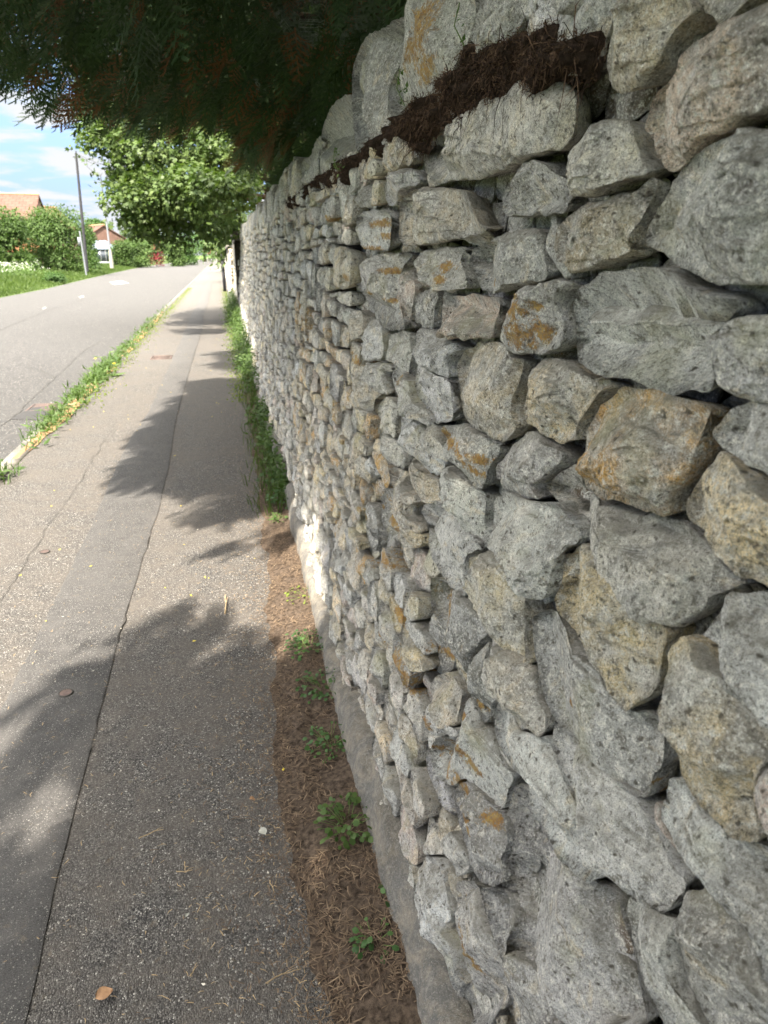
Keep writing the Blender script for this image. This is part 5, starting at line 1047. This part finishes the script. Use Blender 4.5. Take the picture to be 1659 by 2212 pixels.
# ------------------------------------------------------------------ dead moss and roots hanging under the coping
def apoly(reg, pts): return np.array([wpt(*dpx(reg, x, y), -.03) for x, y in pts])
MO = [('thick dark mat of dead moss and roots under the tall lichened coping stone', [(640, 820), (720, 720), (850, 590), (960, 390), (1120, 310), (1300, 280), (1400, 170), (1540, 180), (1659, 210), (1820, 190), (1850, 420), (1700, 600), (1590, 620), (1480, 700), (1290, 760), (1190, 800), (1100, 860), (950, 960), (850, 900), (770, 940), (740, 1080), (640, 1110), (600, 960)], 15000),
      ('thin brown trail of dead moss along the coping line farther along the wall', [(600, 830), (640, 960), (560, 960), (500, 1080), (430, 1120), (300, 1200), (260, 1220), (240, 1340), (100, 1350), (0, 1340), (-60, 1420), (-160, 1500), (-170, 1440), (-60, 1330), (60, 1240), (200, 1150), (380, 1030), (480, 930)], 8000)]
for lb, pts, n in MO:
    P = apoly('A', pts); lo = P.min(0); hi = P.max(0); c_ = P.mean(0); r = empty('dead_moss', (X0+BAT*c_[1]-.03, c_[0], c_[1]), lb, 'moss')
    # lumpy body: a grid kept where it lies inside the outline, thinning to the edges
    st_ = .004; gs = np.arange(lo[0], hi[0], st_); gz = np.arange(lo[1], hi[1], st_); S2, Z2 = np.meshgrid(gs, gz, indexing='ij'); qn = np.c_[S2.ravel()*34, Z2.ravel()*34, 0*S2.ravel()]; ins = (in_poly(P, S2.ravel()+.022*noise3(qn, 8), Z2.ravel()+.022*noise3(qn+5, 8)) & (noise3(qn*.9, 18)+.5*noise3(qn*2.3, 19) > (-.36 if n > 9000 else -.12))).reshape(S2.shape)
    D = ins.astype(float)
    for _ in range(9): D = (D+np.roll(D, 1, 0)+np.roll(D, -1, 0)+np.roll(D, 1, 1)+np.roll(D, -1, 1))/5*ins
    q = np.c_[S2.ravel(), Z2.ravel(), np.zeros(S2.size)]; lump = (.5+.5*noise3(q*38, 14)+.35*noise3(q*85, 15)).reshape(S2.shape)
    W = -.03+D*(.030+.030*lump+.012*noise3(q*170, 16).reshape(S2.shape)); V = np.stack([X0+BAT*Z2-W, S2, Z2], -1).reshape(-1, 3); i, j = np.meshgrid(np.arange(len(gs)-1), np.arange(len(gz)-1), indexing='ij'); i = i.ravel(); j = j.ravel(); kz = len(gz)
    a = i*kz+j; ok = ins.ravel()[a] | ins.ravel()[a+1] | ins.ravel()[a+kz] | ins.ravel()[a+kz+1]; a = a[ok]; part('mat', V, np.c_[a, a+1, a+kz+1, a+kz][:, ::-1], M_moss, r)
    cand = np.argwhere(ins); cand = cand[rng.integers(0, len(cand), n)]; p0 = V.reshape(len(gs), len(gz), 3)[cand[:, 0], cand[:, 1]]+rng.normal(0, .004, (n, 3))
    d = np.c_[-rng.uniform(.0, .8, n), rng.normal(0, .8, n), rng.normal(-.3, .8, n)]; d /= np.linalg.norm(d, axis=1)[:, None]; l = rng.uniform(.004, .014, n)*(1+4.*(rng.random(n) < .04)); sd = np.cross(d, unit(n)); sd = sd/np.linalg.norm(sd, axis=1)[:, None]*rng.uniform(.0003, .0009, n)[:, None]
    mid = p0+d*(l*.55)[:, None]+rng.normal(0, .003, (n, 3)); e = p0+d*l[:, None]+np.c_[0*l, 0*l, -l*.35]; V = np.stack([p0-sd, p0+sd, mid+sd, mid-sd, e], 1).reshape(-1, 3); i = np.arange(n)[:, None]*5
    part('roots', V, [i+[[0, 1, 2, 3]], i+[[3, 2, 4]]], M_mossf, r, smooth=False)
for k, (px, py, lb) in enumerate([(475, 185, ''), (490, 160, ''), (560, 300, '')]): pass
def sprig(reg, x, y, h, n, lb):
    s, z = wpt(*dpx(reg, x, y), -.05); b = np.array([X0+BAT*z-.05, s, z]); r = empty('wall_sprig', tuple(b), lb, 'weed'); mb = MB(); t = b+[-.01, .0, h]; mb.tube([b, (b+t)/2+[-.01, .01, 0], t], .0012, 5); mb.build('stem', M_stem, r, True)
    u = rng.random(n); P = b+(t-b)*u[:, None]+rng.normal(0, .006, (n, 3)); V, F = place(ov, of_, P, rng.normal(size=(n, 3)), unit(n)+[0, 0, 1], rng.uniform(.008, .016, n)); part('leaves', V, F, M_weed, r, smooth=False)
sprig('A', 700, 760, .07, 22, 'tiny green sprig rooted in the moss below the tall coping stone'); sprig('A', 225, 1230, .07, 26, 'tiny green sprig in the moss trail farther along'); sprig('A', 1130, 330, .06, 6, 'dead thin stalks sticking up at the right end of the moss')

GROUPS = {'weed_plant': 'weeds growing at the foot of the wall', 'fallen_twig': 'twigs lying on the path', 'fallen_leaf': 'leaves and flakes lying on the path', 'verge_bush': 'bushes on the verge across the road', 'garden_hedge': 'hedges across the road', 'distant_tree': 'trees in the distance',
          'brick_house': 'houses across the road', 'garden_wall': 'garden walls beyond the stone wall', 'dandelion': 'dandelions along the kerb', 'stop_tap_lid': 'small round lids in the path', 'wall_sprig': 'sprigs rooted in the wall top', 'marker_post': 'slim posts at the far path end', 'dead_moss': 'dead moss under the coping'}
for o in bpy.data.objects:
    k = o.name.split('.')[0]
    if o.parent is None and k in GROUPS and 'label' in o: o['group'] = GROUPS[k]
